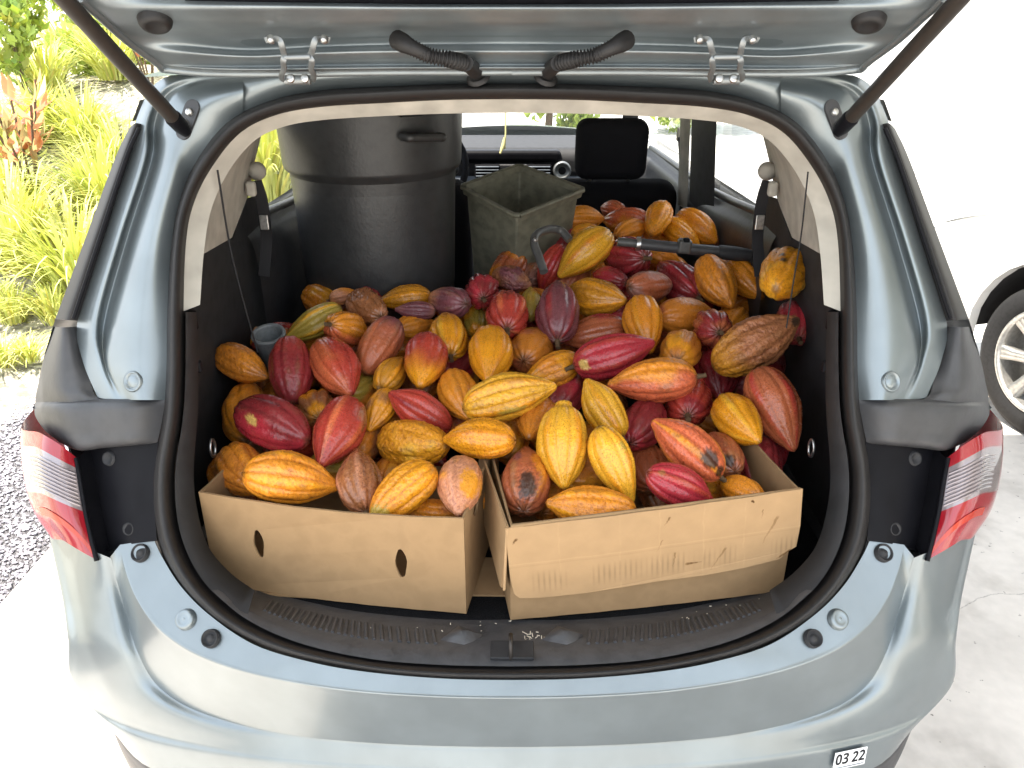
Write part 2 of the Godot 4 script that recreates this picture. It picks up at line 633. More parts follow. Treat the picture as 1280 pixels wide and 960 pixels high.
func build_car() -> void:
	var car := thing("minivan", "silver blue minivan with its hatch raised and its cargo bay full of cacao pods", "minivan")
	var paint: Material = M["car paint"]
	# --- painted frame round the opening
	var head_top := [[297, 85], [350, 80], [400, 79], [480, 78], [560, 78], [640, 78]]
	var head_low := [[296, 149], [346, 127], [400, 116], [480, 111], [560, 108], [640, 107]]
	var head_mid := []
	for i in 6:
		head_mid.append([head_top[i][0], lerpf(head_top[i][1], head_low[i][1], 0.45)])
	part("roof_header", sheet(across(px_rows([head_top, head_mid, head_low], [[0.004, 0, 0, 0, 0, 0], [0.003, -0.004, -0.004, -0.004, -0.004, -0.004], [0.040, 0.036, 0.036, 0.036, 0.036, 0.036]])), 80, 8), paint, car)
	var pil := [
		[[304, 84], [304, 92], [304, 97], [304, 102], [304, 118], [304, 140]],
		[[240, 88], [243, 95], [247, 102], [251, 108], [264, 130], [281, 154]],
		[[195, 104], [203, 112], [210, 118], [218, 124], [240, 148], [263, 174]],
		[[172, 145], [184, 150], [194, 155], [205, 160], [225, 180], [246, 200]],
		[[157, 200], [179, 200], [190, 200], [201, 202], [216, 214], [232, 228]],
		[[128, 300], [147, 300], [159, 300], [172, 300], [192, 303], [213, 310]],
		[[97, 400], [119, 400], [132, 400], [146, 400], [178, 400], [208, 400]],
		[[103, 450], [124, 450], [131, 452], [138, 453], [175, 452], [207, 452]],
		[[122, 497], [140, 500], [150, 500], [158, 500], [180, 500], [206, 500]]]
	var deep := [0.0, 0.002, 0.014, 0.03, 0.034, 0.034, 0.03, 0.012, 0.0]
	var po := []
	for i in 9:
		var inmost: Array = pil[i][5]
		var before: Array = pil[i][4]
		pil[i][5] = [inmost[0] + (inmost[0] - before[0]) * 0.2, inmost[1] + (inmost[1] - before[1]) * 0.2]
		po.append([0.012 if i < 7 else 0.004, 0.0, deep[i], 0.0, -0.004, 0.036])
	for s in [-1.0, 1.0]:
		var pr := mirror_rows(px_rows(pil, po), s)
		var pillar := part("rear_pillar", sheet(pr, 44, 64), paint, car)
		var c := mir(skin(167, 477, -0.004), s)
		var n := tail_normal(167, 477)
		n.x *= -s
		disc_part("body_plug", pillar, c, n, [Vector2(0.0, 0.004), Vector2(0.009, 0.004), Vector2(0.0105, 0.001), Vector2(0.0125, 0.001), Vector2(0.0145, 0.005), Vector2(0.0175, 0.004), Vector2(0.019, -0.004)], paint)
		# strut foot
		var b := mir(skin(236, 150, -0.004), s)
		n = tail_normal(236, 150)
		n.x *= -s
		var foot := part("strut_bracket", board(capsule_outline(0.014, 0.034), [], 0.004), M["black plastic"], car, looking(b, n, Vector3(0.28 * -s, 1, 0)))
		for k in [-0.016, 0.012]:
			part("bolt", lathe([Vector2(0, 0.005), Vector2(0.005, 0.005), Vector2(0.0062, 0.0035), Vector2(0.0068, 0.0)], 12), M["steel"], foot, Transform3D(Basis(Vector3.RIGHT, PI / 2), Vector3(0, k, 0.004)))
	# --- strips at the edge of the rear side windows
	var strip := [[[161, 161], [169, 154], [180, 156]], [[143, 200], [152, 200], [161, 200]], [[106, 300], [117, 300], [129, 300]], [[69, 399], [83, 400], [97, 401]]]
	for k in both("window_trim", px_rows(strip, [[0.03, -0.01, 0.01], [0.03, -0.01, 0.01], [0.03, -0.01, 0.01], [0.03, -0.01, 0.01]]), 8, 30, M["rubber"], car):
		pass
	for s in [-1.0, 1.0]:
		var line := []
		for q in [[174, 160], [157, 200], [124, 300], [92, 398]]:
			line.append(mir(skin(q[0], q[1], -0.012), s))
		part("window_seal", tube(smooth_line(line, 30), 0.0035, 8), M["gloss black"], car)
	# --- black plastic at the belt line
	var belt := [[[66, 408], [75, 409], [85, 409], [97, 408]], [[54, 450], [70, 450], [88, 451], [105, 452]], [[48, 478], [68, 480], [92, 482], [114, 481]], [[45, 492], [72, 493], [100, 493], [118, 493]], [[44, 504], [78, 503], [104, 502], [126, 500]]]
	both("belt_trim", px_rows(belt, [[0.06, -0.01, -0.01, 0.02], [0.05, -0.012, -0.012, 0.012], [0.05, -0.012, -0.012, 0.008], [0.05, -0.012, -0.012, 0.004], [0.05, -0.010, -0.010, 0.0]]), 24, 28, M["black plastic"], car)
	var shelf := [[[44, 503], [78, 502], [125, 499], [165, 499], [207, 499]], [[43, 512], [72, 507], [122, 504], [165, 504], [206, 504]], [[45, 522], [74, 518], [122, 514], [165, 513], [205, 512]], [[56, 538], [84, 541], [128, 539], [165, 537], [201, 534]], [[72, 551], [97, 561], [130, 558], [165, 555], [197, 552]], [[74, 553], [99, 563], [131, 560], [165, 557], [197, 554]]]
	both("lamp_shelf", px_rows(shelf, [[0.05, -0.008, -0.004, 0.0, 0.03], [0.04, -0.018, -0.016, -0.012, 0.03], [0.035, -0.022, -0.020, -0.016, 0.03], [0.03, -0.016, -0.014, -0.010, 0.03], [0.03, -0.008, -0.004, -0.002, 0.03], [0.05, 0.04, 0.04, 0.04, 0.04]]), 36, 30, M["black plastic"], car)
	# --- dark recess beside each lamp
	var rec := [[[88, 560], [130, 557], [165, 555], [198, 552]], [[100, 610], [130, 610], [165, 608], [192, 606]], [[118, 692], [138, 688], [165, 680], [196, 676]]]
	for k in 2:
		var s := -1.0 if k == 0 else 1.0
		var panel := part("lamp_recess", sheet(mirror_rows(px_rows(rec, [[0.045, 0.028, 0.026, 0.03], [0.045, 0.028, 0.026, 0.03], [0.045, 0.028, 0.022, 0.03]]), s), 20, 24), M["gloss black"], car)
		for q in [[137, 573, 0.0115], [162, 661, 0.0105]]:
			var n := tail_normal(q[0], q[1])
			n.x *= -s
			disc_part("screw_socket", panel, mir(skin(q[0], q[1], 0.027), s), n, [Vector2(0, 0.001), Vector2(q[2] * 0.45, 0.001), Vector2(q[2] * 0.55, 0.003), Vector2(q[2] * 0.8, 0.003), Vector2(q[2], 0.005), Vector2(q[2] * 1.18, 0.0)], M["trim black"])
	build_lamps(car)
	build_bumper(car)
	# --- rubber seal
	var so := []
	var sm := []
	var sn := []
	var si := []
	var sd := []
	for i in SEAL_OUT.size():
		var o: Array = SEAL_OUT[i]
		var q: Array = SEAL_IN[i]
		so.append(skin(lerpf(o[0], q[0], -0.06), lerpf(o[1], q[1], -0.06), 0.048))
		sm.append(skin(lerpf(o[0], q[0], 0.18), lerpf(o[1], q[1], 0.18), 0.006))
		sn.append(skin(lerpf(o[0], q[0], 0.47), lerpf(o[1], q[1], 0.47), -0.002))
		si.append(skin(lerpf(o[0], q[0], 0.72), lerpf(o[1], q[1], 0.72), 0.026))
		sd.append(skin(lerpf(o[0], q[0], 0.84), lerpf(o[1], q[1], 0.84), 0.044))
	var ring := []
	for r in [so, sm, sn, si, sd]:
		var line := smooth_line(r, 160)
		for k in range(159, 0, -1):
			line.append(mir(line[k], 1.0))
		ring.append(line)
	var inner := []
	for p in ring[4]:
		inner.append(p + Vector3(0, 0, -0.012))
	ring.append(inner)
	var seal := part("door_seal", grid(ring, true), M["rubber"], car)
	for f in [0.30, 0.72]:
		var bead := []
		for k in ring[0].size():
			bead.append((ring[1][k] as Vector3).lerp(ring[3][k], f))
		bead.append(bead[0])
		part("seal_bead", tube(bead, 0.0028, 6, false), M["rubber"], seal)
	build_hatch(car)
	build_cabin(car)
	build_shell(car)

func capsule_outline(r: float, half: float) -> PackedVector2Array:
	var out := PackedVector2Array()
	for i in 24:
		var a := TAU * i / 24.0
		out.append(Vector2(cos(a) * r, sin(a) * r + (half - r) * (1.0 if sin(a) >= 0 else -1.0)))
	return out

func build_lamps(car: Node3D) -> void:
	var rows := [[[27, 531], [50, 541], [75, 556], [97, 573]], [[27, 562], [47, 571], [74, 585], [102, 597]], [[31, 597], [53, 609], [80, 622], [108, 634]], [[42, 632], [62, 645], [90, 657], [114, 664]], [[64, 664], [80, 676], [101, 689], [123, 701]]]
	var off := [[0.06, -0.020, -0.028, -0.006], [0.06, -0.032, -0.038, -0.010], [0.06, -0.034, -0.042, -0.012], [0.045, -0.034, -0.040, -0.012], [0.02, -0.026, -0.028, -0.010]]
	var base := px_rows(rows, off)
	for r in base:                                       # the lamp wraps round the corner of the car
		r.push_front(r[0] + Vector3(-0.012, 0.01, -0.16))
	for k in 2:
		var s := -1.0 if k == 0 else 1.0
		var c := mirror_rows(base, s)
		var lamp := Node3D.new()
		lamp.name = "tail_lamp"
		car.add_child(lamp, true)
		part("lens_rim", sheet(c, 36, 8, 0.0, 1.0, 0.0, 0.16), M["red lens"], lamp)
		part("red_lens", sheet(c, 36, 22, 0.0, 1.0, 0.56, 1.0), M["red lens"], lamp)
		part("red_lens", sheet(c, 10, 20, 0.0, 0.33, 0.16, 0.56), M["red lens"], lamp)
		part("clear_lens", sheet(c, 30, 20, 0.33, 0.965, 0.16, 0.56), M["clear lens"], lamp)
		part("lens_rim", sheet(c, 4, 20, 0.965, 1.0, 0.16, 0.56), M["gloss black"], lamp)
		for i in 9:
			var v := 0.235 + i * 0.034
			var line := []
			for j in 13:
				line.append(surf(c, lerpf(0.42, 0.93, j / 12.0), v) + Vector3(0, 0, 0.0012))
			part("reflector_rib", tube(line, 0.0022, 6), M["clear lens"], lamp)
		# amber band inside the red field
		var band := []
		for e in [[0.0, 0.05], [1.0, 0.0]]:
			var line := []
			for j in 15:
				var t := j / 14.0
				line.append(surf(c, lerpf(0.42, 0.95, t), lerpf(0.68, 0.9, t) - 0.07 * sin(PI * t) + (0.075 if e[0] > 0.5 else 0.0)) + Vector3(0, 0, 0.0015))
			band.append(line)
		part("amber_lens", grid(band), M["amber lens"], lamp)
		var edge := []
		for j in 20:
			edge.append(surf(c, 0.985, j / 19.0) + Vector3(0, 0, 0.002))
		part("lamp_frame", tube(edge, 0.004, 8), M["gloss black"], lamp)
		var wall := []
		for j in 20:
			var p: Vector3 = surf(c, 1.0, j / 19.0)
			wall.append([p, p + Vector3(0, 0, -0.06)])
		part("lamp_housing", grid(wall), M["gloss black"], lamp)

func build_bumper(car: Node3D) -> void:
	var b0 := [[192, 674], [203, 697], [226, 733], [262, 769], [318, 806], [390, 828], [459, 840], [550, 848], [640, 850]]
	var b1 := [[150, 681], [157, 712], [171, 748], [198, 785], [246, 818], [322, 844], [430, 863], [540, 871], [640, 873]]
	var b2 := [[137, 697], [148, 735], [158, 770], [171, 815], [198, 860], [252, 892], [350, 917], [480, 930], [640, 934]]
	var b3 := [[61, 667], [71, 712], [79, 752], [85, 800], [93, 860], [158, 907], [290, 939], [450, 955], [640, 961]]
	var r0 := []
	var r1 := []
	var r2 := []
	var r3 := []
	var o2 := [0.0, 0.024, 0.036, 0.042, 0.042, 0.038, 0.034, 0.032, 0.032]
	var o3 := [0.05, 0.045, 0.04, 0.03, 0.018, 0.014, 0.017, 0.0185, 0.0187]
	for i in 9:
		r0.append(skin(b0[i][0], b0[i][1], lerpf(0.034, 0.008, clampf((i - 1) / 4.0, 0.0, 1.0))))
		r1.append(skin(b1[i][0], b1[i][1], -0.004 + 0.020 * maxf(0.0, 1.0 - i / 3.0)))
		r2.append(skin(b2[i][0], b2[i][1], o2[i]))
		r3.append(skin(b3[i][0], b3[i][1], o3[i]))
	var bulge := []
	for k in [0.22, 0.55, 0.85]:
		var line := []
		for i in 9:
			var side := clampf(1.0 - (i - 2.0) / 4.0, 0.0, 1.0)
			var px := lerpf(b2[i][0], b3[i][0], k)
			var py := lerpf(b2[i][1], b3[i][1], k)
			line.append(skin(px, py, lerpf(o2[i], o3[i], k) - side * 0.027 * sin(PI * pow(k, 0.75))))
		bulge.append(line)
	# below the ledge: straight down at the back, round the corner at the sides
	var r4 := []
	var r5 := []
	for i in 9:
		var side := clampf(1.0 - (i - 2.5) / 2.0, 0.0, 1.0)
		var p: Vector3 = r3[i]
		r4.append(p + Vector3(-0.004, -0.012, 0.004).lerp(Vector3(-0.012, -0.004, -0.07), side))
		r5.append(p + Vector3(0.010 if i < 6 else 0.0, -0.074, 0.010).lerp(Vector3(-0.012, -0.03, -0.35), side))
	var lerp_row := func(a: Array, b: Array, k: float) -> Array:
		var out := []
		for i in a.size():
			out.append((a[i] as Vector3).lerp(b[i], k))
		return out
	var skin_part: MeshInstance3D
	for k in 2:
		var s := -1.0 if k == 0 else 1.0
		var rows := [r0, lerp_row.call(r0, r1, 0.45), lerp_row.call(r0, r1, 0.86), r1, lerp_row.call(r1, r2, 0.08), lerp_row.call(r1, r2, 0.5), lerp_row.call(r1, r2, 0.94), r2, bulge[0], bulge[1], bulge[2], r3, r4, lerp_row.call(r4, r5, 0.5), r5]
		if k == 0:
			skin_part = part("bumper", sheet(across(rows), 120, 84), M["car paint"], car)
		# plugs and screws on the flange
		for q in [[175, 691, 0.013, 1, 0.022], [231, 774, 0.0145, 0, 0.007], [263, 798, 0.0125, 1, 0.003]]:
			var c := skin(q[0], q[1], q[4])
			var n := tail_normal(q[0], q[1])
			n = (n + Vector3(0, 0.5, 0)).normalized()
			n.x *= -s
			var e: float = q[2]
			if q[3]:
				disc_part("screw_socket", skin_part, mir(c, s), n, [Vector2(0, 0.003), Vector2(e * 0.4, 0.003), Vector2(e * 0.5, 0.0), Vector2(e * 0.85, -0.002), Vector2(e, 0.004), Vector2(e * 1.15, 0.004), Vector2(e * 1.25, -0.004)], M["trim black"])
			else:
				disc_part("body_plug", skin_part, mir(c, s), n, [Vector2(0, 0.004), Vector2(e * 0.15, 0.004), Vector2(e * 0.2, 0.003), Vector2(e * 0.62, 0.003), Vector2(e * 0.7, 0.0045), Vector2(e, 0.0045), Vector2(e * 1.12, 0.001), Vector2(e * 1.25, -0.004)], M["car paint"])
		# black lower bumper
		var low := []
		for d in [[0.0, 0.004], [-0.012, 0.006], [-0.05, 0.004], [-0.16, -0.02], [-0.24, -0.06]]:
			var line := []
			for i in 9:
				line.append(r5[i] + Vector3(0, d[0], d[1] - 0.004))
			low.append(line)
		if k == 0:
			part("lower_bumper", sheet(across(low), 80, 20), M["black plastic"], car)
	# dated sticker on the right of the bumper
	var rows := mirror_rows([r3, r4, lerp_row.call(r4, r5, 0.5), r5], 1.0)
	var p0: Vector3 = surf(rows, 5.52 / 8.0, 0.52)
	var px: Vector3 = (surf(rows, 5.30 / 8.0, 0.66) - surf(rows, 5.75 / 8.0, 0.66)).normalized()
	var pn := Vector3(0.14, 0.12, 1.0)
	pn = (pn - px * pn.dot(px)).normalized()
	if pn.z < 0:
		pn = -pn
	var t := Transform3D(Basis(px, pn.cross(px), pn), p0 + pn * 0.006)
	var st := part("date_sticker", rbox(Vector3(0.066, 0.037, 0.0016), 0.0007), M["white sticker"], car, t)
	for e in [["03", -0.0175], ["22", 0.0165]]:
		var tm := TextMesh.new()
		tm.text = e[0]
		var f := SystemFont.new()
		f.font_names = PackedStringArray(["Droid Sans"])
		f.font_weight = 700
		tm.font = f
		tm.font_size = 32
		tm.pixel_size = 0.00098
		tm.depth = 0.0006
		part("month_number" if e[1] < 0 else "year_number", tm, M["ink"], st, Transform3D(Basis.from_scale(Vector3(0.80, 1.0, 1.0)), Vector3(e[1], 0.003, 0.0012)))
	part("sticker_border", rbox(Vector3(0.058, 0.0022, 0.0006), 0.0002), M["dash grey"], st, Vector3(0, -0.0145, 0.0010))

func build_hatch(car: Node3D) -> void:
	var hatch := Node3D.new()
	hatch.name = "tailgate"
	car.add_child(hatch, true)
	# the inner panel, hinged at the roof and rising over the camera
	var hy := func(px: float, py: float, lift: float) -> Vector3:   # on a plane that climbs 30 degrees towards the camera
		var r := ray(px, py)
		var n := Vector3(0, cos(deg_to_rad(30.0)), -sin(deg_to_rad(30.0)))
		var q := Vector3(0, 1.487, EYE.z - 1.285) + n * lift
		return EYE + r * ((q - EYE).dot(n) / r.dot(n))
	var cols := [[200, 84], [250, 90], [320, 91], [400, 90], [500, 89], [640, 89]]
	var rows := []
	# each row: picture heights from the outer edge to the middle, and how proud it stands
	var lines := [
		[[203, 86], [256, 91], [320, 92], [400, 91], [500, 90], [640, 90], 0.012],
		[[200, 83], [255, 88], [320, 89], [400, 88], [500, 87], [640, 87], 0.0],
		[[199, 81], [254, 85], [320, 86], [400, 85], [500, 84], [640, 84], 0.0],
		[[196, 79], [252, 82], [320, 83], [400, 82], [500, 81], [640, 81], 0.008],
		[[190, 74], [248, 75], [320, 77], [400, 76], [500, 74], [640, 74], 0.010],
		[[176, 64], [232, 66], [315, 70], [400, 66], [500, 64], [640, 64], 0.010],
		[[160, 52], [215, 55], [305, 62], [400, 58], [500, 55], [640, 54], 0.028],
		[[147, 41], [200, 42], [292, 47], [400, 44], [500, 40], [640, 40], 0.030],
		[[136, 31], [190, 30], [280, 33], [400, 33], [500, 32], [640, 33], 0.004],
		[[124, 20], [176, 18], [262, 20], [390, 20], [500, 20], [640, 21], 0.0],
		[[112, 10], [162, 9], [245, 9], [370, 9], [500, 10], [640, 10], 0.0],
		[[100, -2], [150, -2], [232, -2], [360, 1], [500, 3], [640, 4], 0.012]]
	for l in lines:
		var row := []
		for j in 6:
			row.append(hy.call(l[j][0], l[j][1], l[6] if j > 1 else (0.006 if j == 0 else l[6] * 0.6)))
		rows.append(row)
	for k in 2:
		var s := -1.0 if k == 0 else 1.0
		var m := mirror_rows(rows, s)
		if k == 0:
			part("inner_panel", sheet(across(rows), 120, 60), M["car paint inside"], hatch)
		# its rolled edge
		var edge := []
		for i in m.size():
			edge.append(m[i][0])
		var pts := smooth_line(edge, 40)
		var first := smooth_line(m[0], 30)
		first.reverse()
		var whole := first + pts
		part("rolled_edge", tube(whole, 0.006, 8), M["car paint inside"], hatch)
		# the panel goes on over the camera's head, with the glass in the middle
		var last: Array = m[m.size() - 1]
		var up := Vector3(0, sin(deg_to_rad(30.0)), cos(deg_to_rad(30.0)))
		var a: Vector3 = last[0]
		var b: Vector3 = last[2]
		part("side_frame", grid([[a, b], [a + up * 0.30, b + up * 0.30], [a + up * 0.62 + Vector3(0.05 * -s, 0, 0), b + up * 0.60]]), M["car paint inside"], hatch)
		# rubber stop
		var bump: Vector3 = hy.call(194.0, 27.0, -0.004)
		bump = mir(bump, s)
		var n := -Vector3(0.12 * s, cos(deg_to_rad(30.0)), -sin(deg_to_rad(30.0))).normalized()
		disc_part("rubber_stop", hatch, bump, n, [Vector2(0, 0.006), Vector2(0.011, 0.006), Vector2(0.013, 0.009), Vector2(0.018, 0.008), Vector2(0.021, 0.004), Vector2(0.0225, -0.003)], M["rubber"])
		# wiring hose
		var hose := Node3D.new()
		hose.name = "wiring_hose"
		car.add_child(hose, true)
		var path := []
		for q in [[497, 50, 0.0], [512, 58, -0.02], [535, 69, -0.028], [560, 74, -0.03], [582, 79, -0.026], [594, 88, -0.018], [598, 97, 0.004]]:
			var u: Vector3 = hy.call(q[0], q[1], q[2] - 0.0) if q[1] < 85 else skin(q[0], q[1], q[2])
			path.append(mir(u, s))
		part("end_boot", tube(smooth_line(path.slice(0, 3), 8), [0.0135, 0.0135, 0.013, 0.012, 0.011, 0.010, 0.0095, 0.0095, 0.0095], 14), M["rubber"], hose)
		var bel := smooth_line([path[1], path[2], path[3], path[4]], 72)
		var rad := []
		for i in bel.size():
			rad.append(0.0095 + 0.0024 * sin(i * TAU / 4.0))
		part("bellows", tube(bel, rad, 14), M["rubber"], hose)
		part("end_boot", tube(smooth_line([path[4], path[5], path[6]], 8), [0.011, 0.011, 0.011, 0.012, 0.012, 0.013, 0.015, 0.018, 0.020], 14), M["rubber"], hose)
		build_hinge(car, s, hy)
	# glass at the head of the picture
	var up := Vector3(0, sin(deg_to_rad(30.0)), cos(deg_to_rad(30.0)))
	var l := []
	for j in [2, 3, 4, 5]:
		l.append(rows[rows.size() - 1][j])
	for j in [4, 3, 2]:
		l.append(mir(rows[rows.size() - 1][j], 1.0))
	var g0 := []
	var g1 := []
	var g2 := []
	for p in smooth_line(l, 40):
		g0.append(p + Vector3(0, -0.004, 0))
		g1.append(p + up * 0.05 + Vector3(0, -0.006, 0))
		g2.append(p + up * 0.58)
	part("window_frame", grid([g0, g1]), M["gloss black"], hatch)
	part("rear_window", grid([g1, g2]), M["dark glass"], hatch)
	# outer skin, so that it has two sides
	var o0 := []
	var o1 := []
	for p in [rows[1][0], rows[1][2], rows[1][5], mir(rows[1][2], 1.0), mir(rows[1][0], 1.0)]:
		o0.append(p + Vector3(0, 0.03, -0.01))
		o1.append(p + Vector3(0, 0.06, -0.01) + up * 0.95)
	part("outer_skin", grid([o0, o1]), M["car paint"], hatch)
	# gas struts
	for k in 2:
		var s := -1.0 if k == 0 else 1.0
		var foot := mir(skin(228, 160, -0.022), s)
		var top := mir(at_depth(76, -6, 1.0), s)
		var d := (top - foot).normalized()
		var strut := part("gas_strut", tube([foot + d * 0.012, top + d * 0.25], 0.0115, 18), M["strut black"], car)
		part("strut_end", tube([foot - d * 0.012, foot + d * 0.004, foot + d * 0.03, foot + d * 0.034], [0.009, 0.0125, 0.0135, 0.012], 16), M["gloss black"], strut)
		part("ball_joint", tube([foot, mir(skin(234, 152, 0.0), s)], 0.007, 12), M["steel"], strut)

func build_hinge(car: Node3D, s: float, hy: Callable) -> void:
	var hinge := Node3D.new()
	hinge.name = "hinge"
	car.add_child(hinge, true)
	var c: Vector3 = hy.call(372.0, 78.0, -0.004)
	var arms := []
	# two bent steel straps, ears at the top screwed to the hatch, a cross strip and a foot on the body
	for side in [-1.0, 1.0]:
		var line := []
		for q in [[372 + side * 40, 50, 1.213], [372 + side * 28, 48, 1.205], [372 + side * 22, 50, 1.196], [372 + side * 19, 60, 1.20], [372 + side * 16, 71, 1.222]]:
			line.append(mir(at_back(q[0], q[1], q[2]), s))
		part("hinge_arm", strap(line, 0.008, 0.003), M["zinc"], hinge)
		var low := []
		for q in [[372 + side * 15, 70, 1.218], [372 + side * 18, 76, 1.216], [372 + side * 17, 86, 1.235], [372 + side * 20, 94, 1.255], [372 + side * 19, 101, 1.30]]:
			low.append(mir(at_back(q[0], q[1], q[2]), s))
		part("hinge_arm", strap(low, 0.008, 0.003), M["zinc"], hinge)
		var sc: Vector3 = mir(at_back(372.0 + side * 33, 50.0, 1.204), s)
		part("bolt", lathe([Vector2(0, 0.004), Vector2(0.004, 0.004), Vector2(0.0055, 0.002), Vector2(0.006, -0.004)], 12), M["steel"], hinge, facing(sc, Vector3(0, -0.6, 0.8), Vector3(0.1, 1, 0)))
		var bp := mir(at_back(372.0 + side * 9, 98.0, 1.285), s)
		part("bolt", lathe([Vector2(0, 0.003), Vector2(0.005, 0.003), Vector2(0.0065, 0.0015), Vector2(0.007, -0.004)], 12), M["steel"], hinge, facing(bp, Vector3(0, 0.2, 0.98), Vector3(0.1, 1, 0)))
	for q in [[71, 1.218], [100, 1.292]]:
		var a := mir(at_back(356, q[0], q[1]), s)
		var b := mir(at_back(388, q[0], q[1]), s)
		part("hinge_bar" if q[0] < 80 else "hinge_foot", tube([a, b], 0.0045 if q[0] < 80 else 0.007, 10), M["zinc"], hinge)

func strap(pts: Array, width: float, thick: float) -> ArrayMesh:
	var line := smooth_line(pts, 16)
	var rows := []
	for i in line.size():
		var a: Vector3 = line[maxi(i - 1, 0)]
		var b: Vector3 = line[mini(i + 1, line.size() - 1)]
		var d := (b - a).normalized()
		var n := Vector3(0, -0.3, 1.0)
		n = (n - d * n.dot(d)).normalized()
		var w := d.cross(n).normalized()
		rows.append([line[i] + w * width * 0.5 + n * thick * 0.5, line[i] - w * width * 0.5 + n * thick * 0.5, line[i] - w * width * 0.5 - n * thick * 0.5, line[i] + w * width * 0.5 - n * thick * 0.5])
	return grid(rows, true)

func build_shell(car: Node3D) -> void:
	# outside of the car beyond the tail: sides, roof, bonnet
	for k in 2:
		var s := -1.0 if k == 0 else 1.0
		var upper := []
		var lower := []
		for q in [[161, 161, 0.03], [143, 200, 0.03], [106, 300, 0.03], [69, 399, 0.03]]:
			upper.append(skin(q[0], q[1], q[2]))
		var u1 := []
		for p in upper:
			u1.append(p + Vector3(-0.01, 0.0, -0.50))
		part("side_window", grid(mirror_rows([upper, u1], s)), M["dark glass"], car)
		for q in [[69, 399, 0.03], [54, 450, 0.05], [44, 503, 0.05], [43, 512, 0.045]]:
			lower.append(skin(q[0], q[1], q[2]))
		var waist: Vector3 = lower[3]
		lower.append(Vector3(waist.x - 0.02, 0.80, waist.z - 0.10))
		lower.append(Vector3(waist.x - 0.015, 0.62, waist.z - 0.08))
		lower.append(Vector3(waist.x + 0.0, 0.32, waist.z - 0.10))
		var l1 := []
		var l2 := []
		for i in lower.size():
			l1.append(lower[i] + Vector3(-0.025, 0.0, -0.6))
			l2.append(Vector3(-0.86, lower[i].y - 0.06, EYE.z - 5.0))
			if i < 4:
				l1[i].y = [0.995, 0.95, 0.90, 0.86][i]
				l2[i].y = [0.90, 0.87, 0.84, 0.82][i]
		part("side_panel", sheet(mirror_rows([lower, l1, l2], s), 24, 12), M["car paint"], car)
		# cant rail above the side windows
		var e := skin(165, 152, 0.02)
		var rail := [[e, e + Vector3(0.02, 0.035, 0)], [e + Vector3(-0.01, 0.0, -1.0), e + Vector3(0.02, 0.04, -1.0)], [Vector3(-0.60, 1.40, EYE.z - 3.6), Vector3(-0.56, 1.44, EYE.z - 3.6)]]
		part("roof_rail", grid(mirror_rows(rail, s)), M["car paint"], car)
		for w in [[1.93, 2.62], [2.95, 3.85]]:
			var pane := [[Vector3(-0.665, 1.08, EYE.z - w[0]), Vector3(-0.655, 1.42, EYE.z - w[0])], [Vector3(-0.675, 1.02, EYE.z - w[1]), Vector3(-0.655, 1.42, EYE.z - w[1])]]
			part("door_window", grid(mirror_rows(pane, s)), M["glass"], car)
	var r0 := []
	var r1 := []
	var r2 := []
	for x in [-0.60, -0.4, -0.2, 0.0, 0.2, 0.4, 0.60]:
		var bow: float = 0.025 * (1.0 - x * x / 0.36)
		r0.append(Vector3(x, 1.465 + bow, EYE.z - 1.33 - 0.1 * x * x))
		r1.append(Vector3(x, 1.50 + bow, EYE.z - 2.2))
		r2.append(Vector3(x, 1.43 + bow, EYE.z - 3.6))
	part("roof_panel", sheet([r0, r1, r2], 24, 12), M["car paint"], car)
	var h0 := []
	var h1 := []
	for r in [r0, r1, r2]:
		var line := []
		for p in r:
			line.append(p + Vector3(0, -0.045, -0.06 if r == r0 else 0.0))
		h0.append(line)
	part("headliner", sheet(h0, 16, 8), M["cream trim"], car)
	part("bonnet", sheet([[Vector3(-0.72, 0.99, EYE.z - 4.45), Vector3(0, 1.03, EYE.z - 4.5), Vector3(0.72, 0.99, EYE.z - 4.45)], [Vector3(-0.70, 0.93, EYE.z - 4.9), Vector3(0, 0.97, EYE.z - 5.0), Vector3(0.70, 0.93, EYE.z - 4.9)], [Vector3(-0.62, 0.76, EYE.z - 5.3), Vector3(0, 0.80, EYE.z - 5.45), Vector3(0.62, 0.76, EYE.z - 5.3)], [Vector3(-0.6, 0.3, EYE.z - 5.32), Vector3(0, 0.3, EYE.z - 5.5), Vector3(0.6, 0.3, EYE.z - 5.32)]], 20, 20), M["car paint"], car)
	part("windscreen", grid([[Vector3(-0.66, 1.0, EYE.z - 4.4), Vector3(0.66, 1.0, EYE.z - 4.4)], [Vector3(-0.56, 1.43, EYE.z - 3.6), Vector3(0.56, 1.43, EYE.z - 3.6)]]), M["glass"], car)
	part("underbody", rbox(Vector3(1.5, 0.04, 4.2), 0.01), M["trim black"], car, Vector3(0, 0.30, EYE.z - 3.2))
	# the wheels carry it
	for x in [-0.74, 0.74]:
		for d in [1.95, 4.65]:
			var w := part("wheel", lathe([Vector2(0.0, -0.09), Vector2(0.2, -0.09), Vector2(0.27, -0.10), Vector2(0.30, -0.085), Vector2(0.315, -0.05), Vector2(0.315, 0.05), Vector2(0.30, 0.085), Vector2(0.27, 0.10), Vector2(0.2, 0.09), Vector2(0.0, 0.09)], 40), M["tyre"], car, Transform3D(Basis(Vector3.BACK, PI / 2), Vector3(x, 0.315, EYE.z - d)))
			part("rim", lathe([Vector2(0, 0.0), Vector2(0.06, 0.01), Vector2(0.17, 0.005), Vector2(0.20, 0.02)], 24), M["alloy"], w, Vector3(0, -0.098 if x > 0 else 0.08, 0))

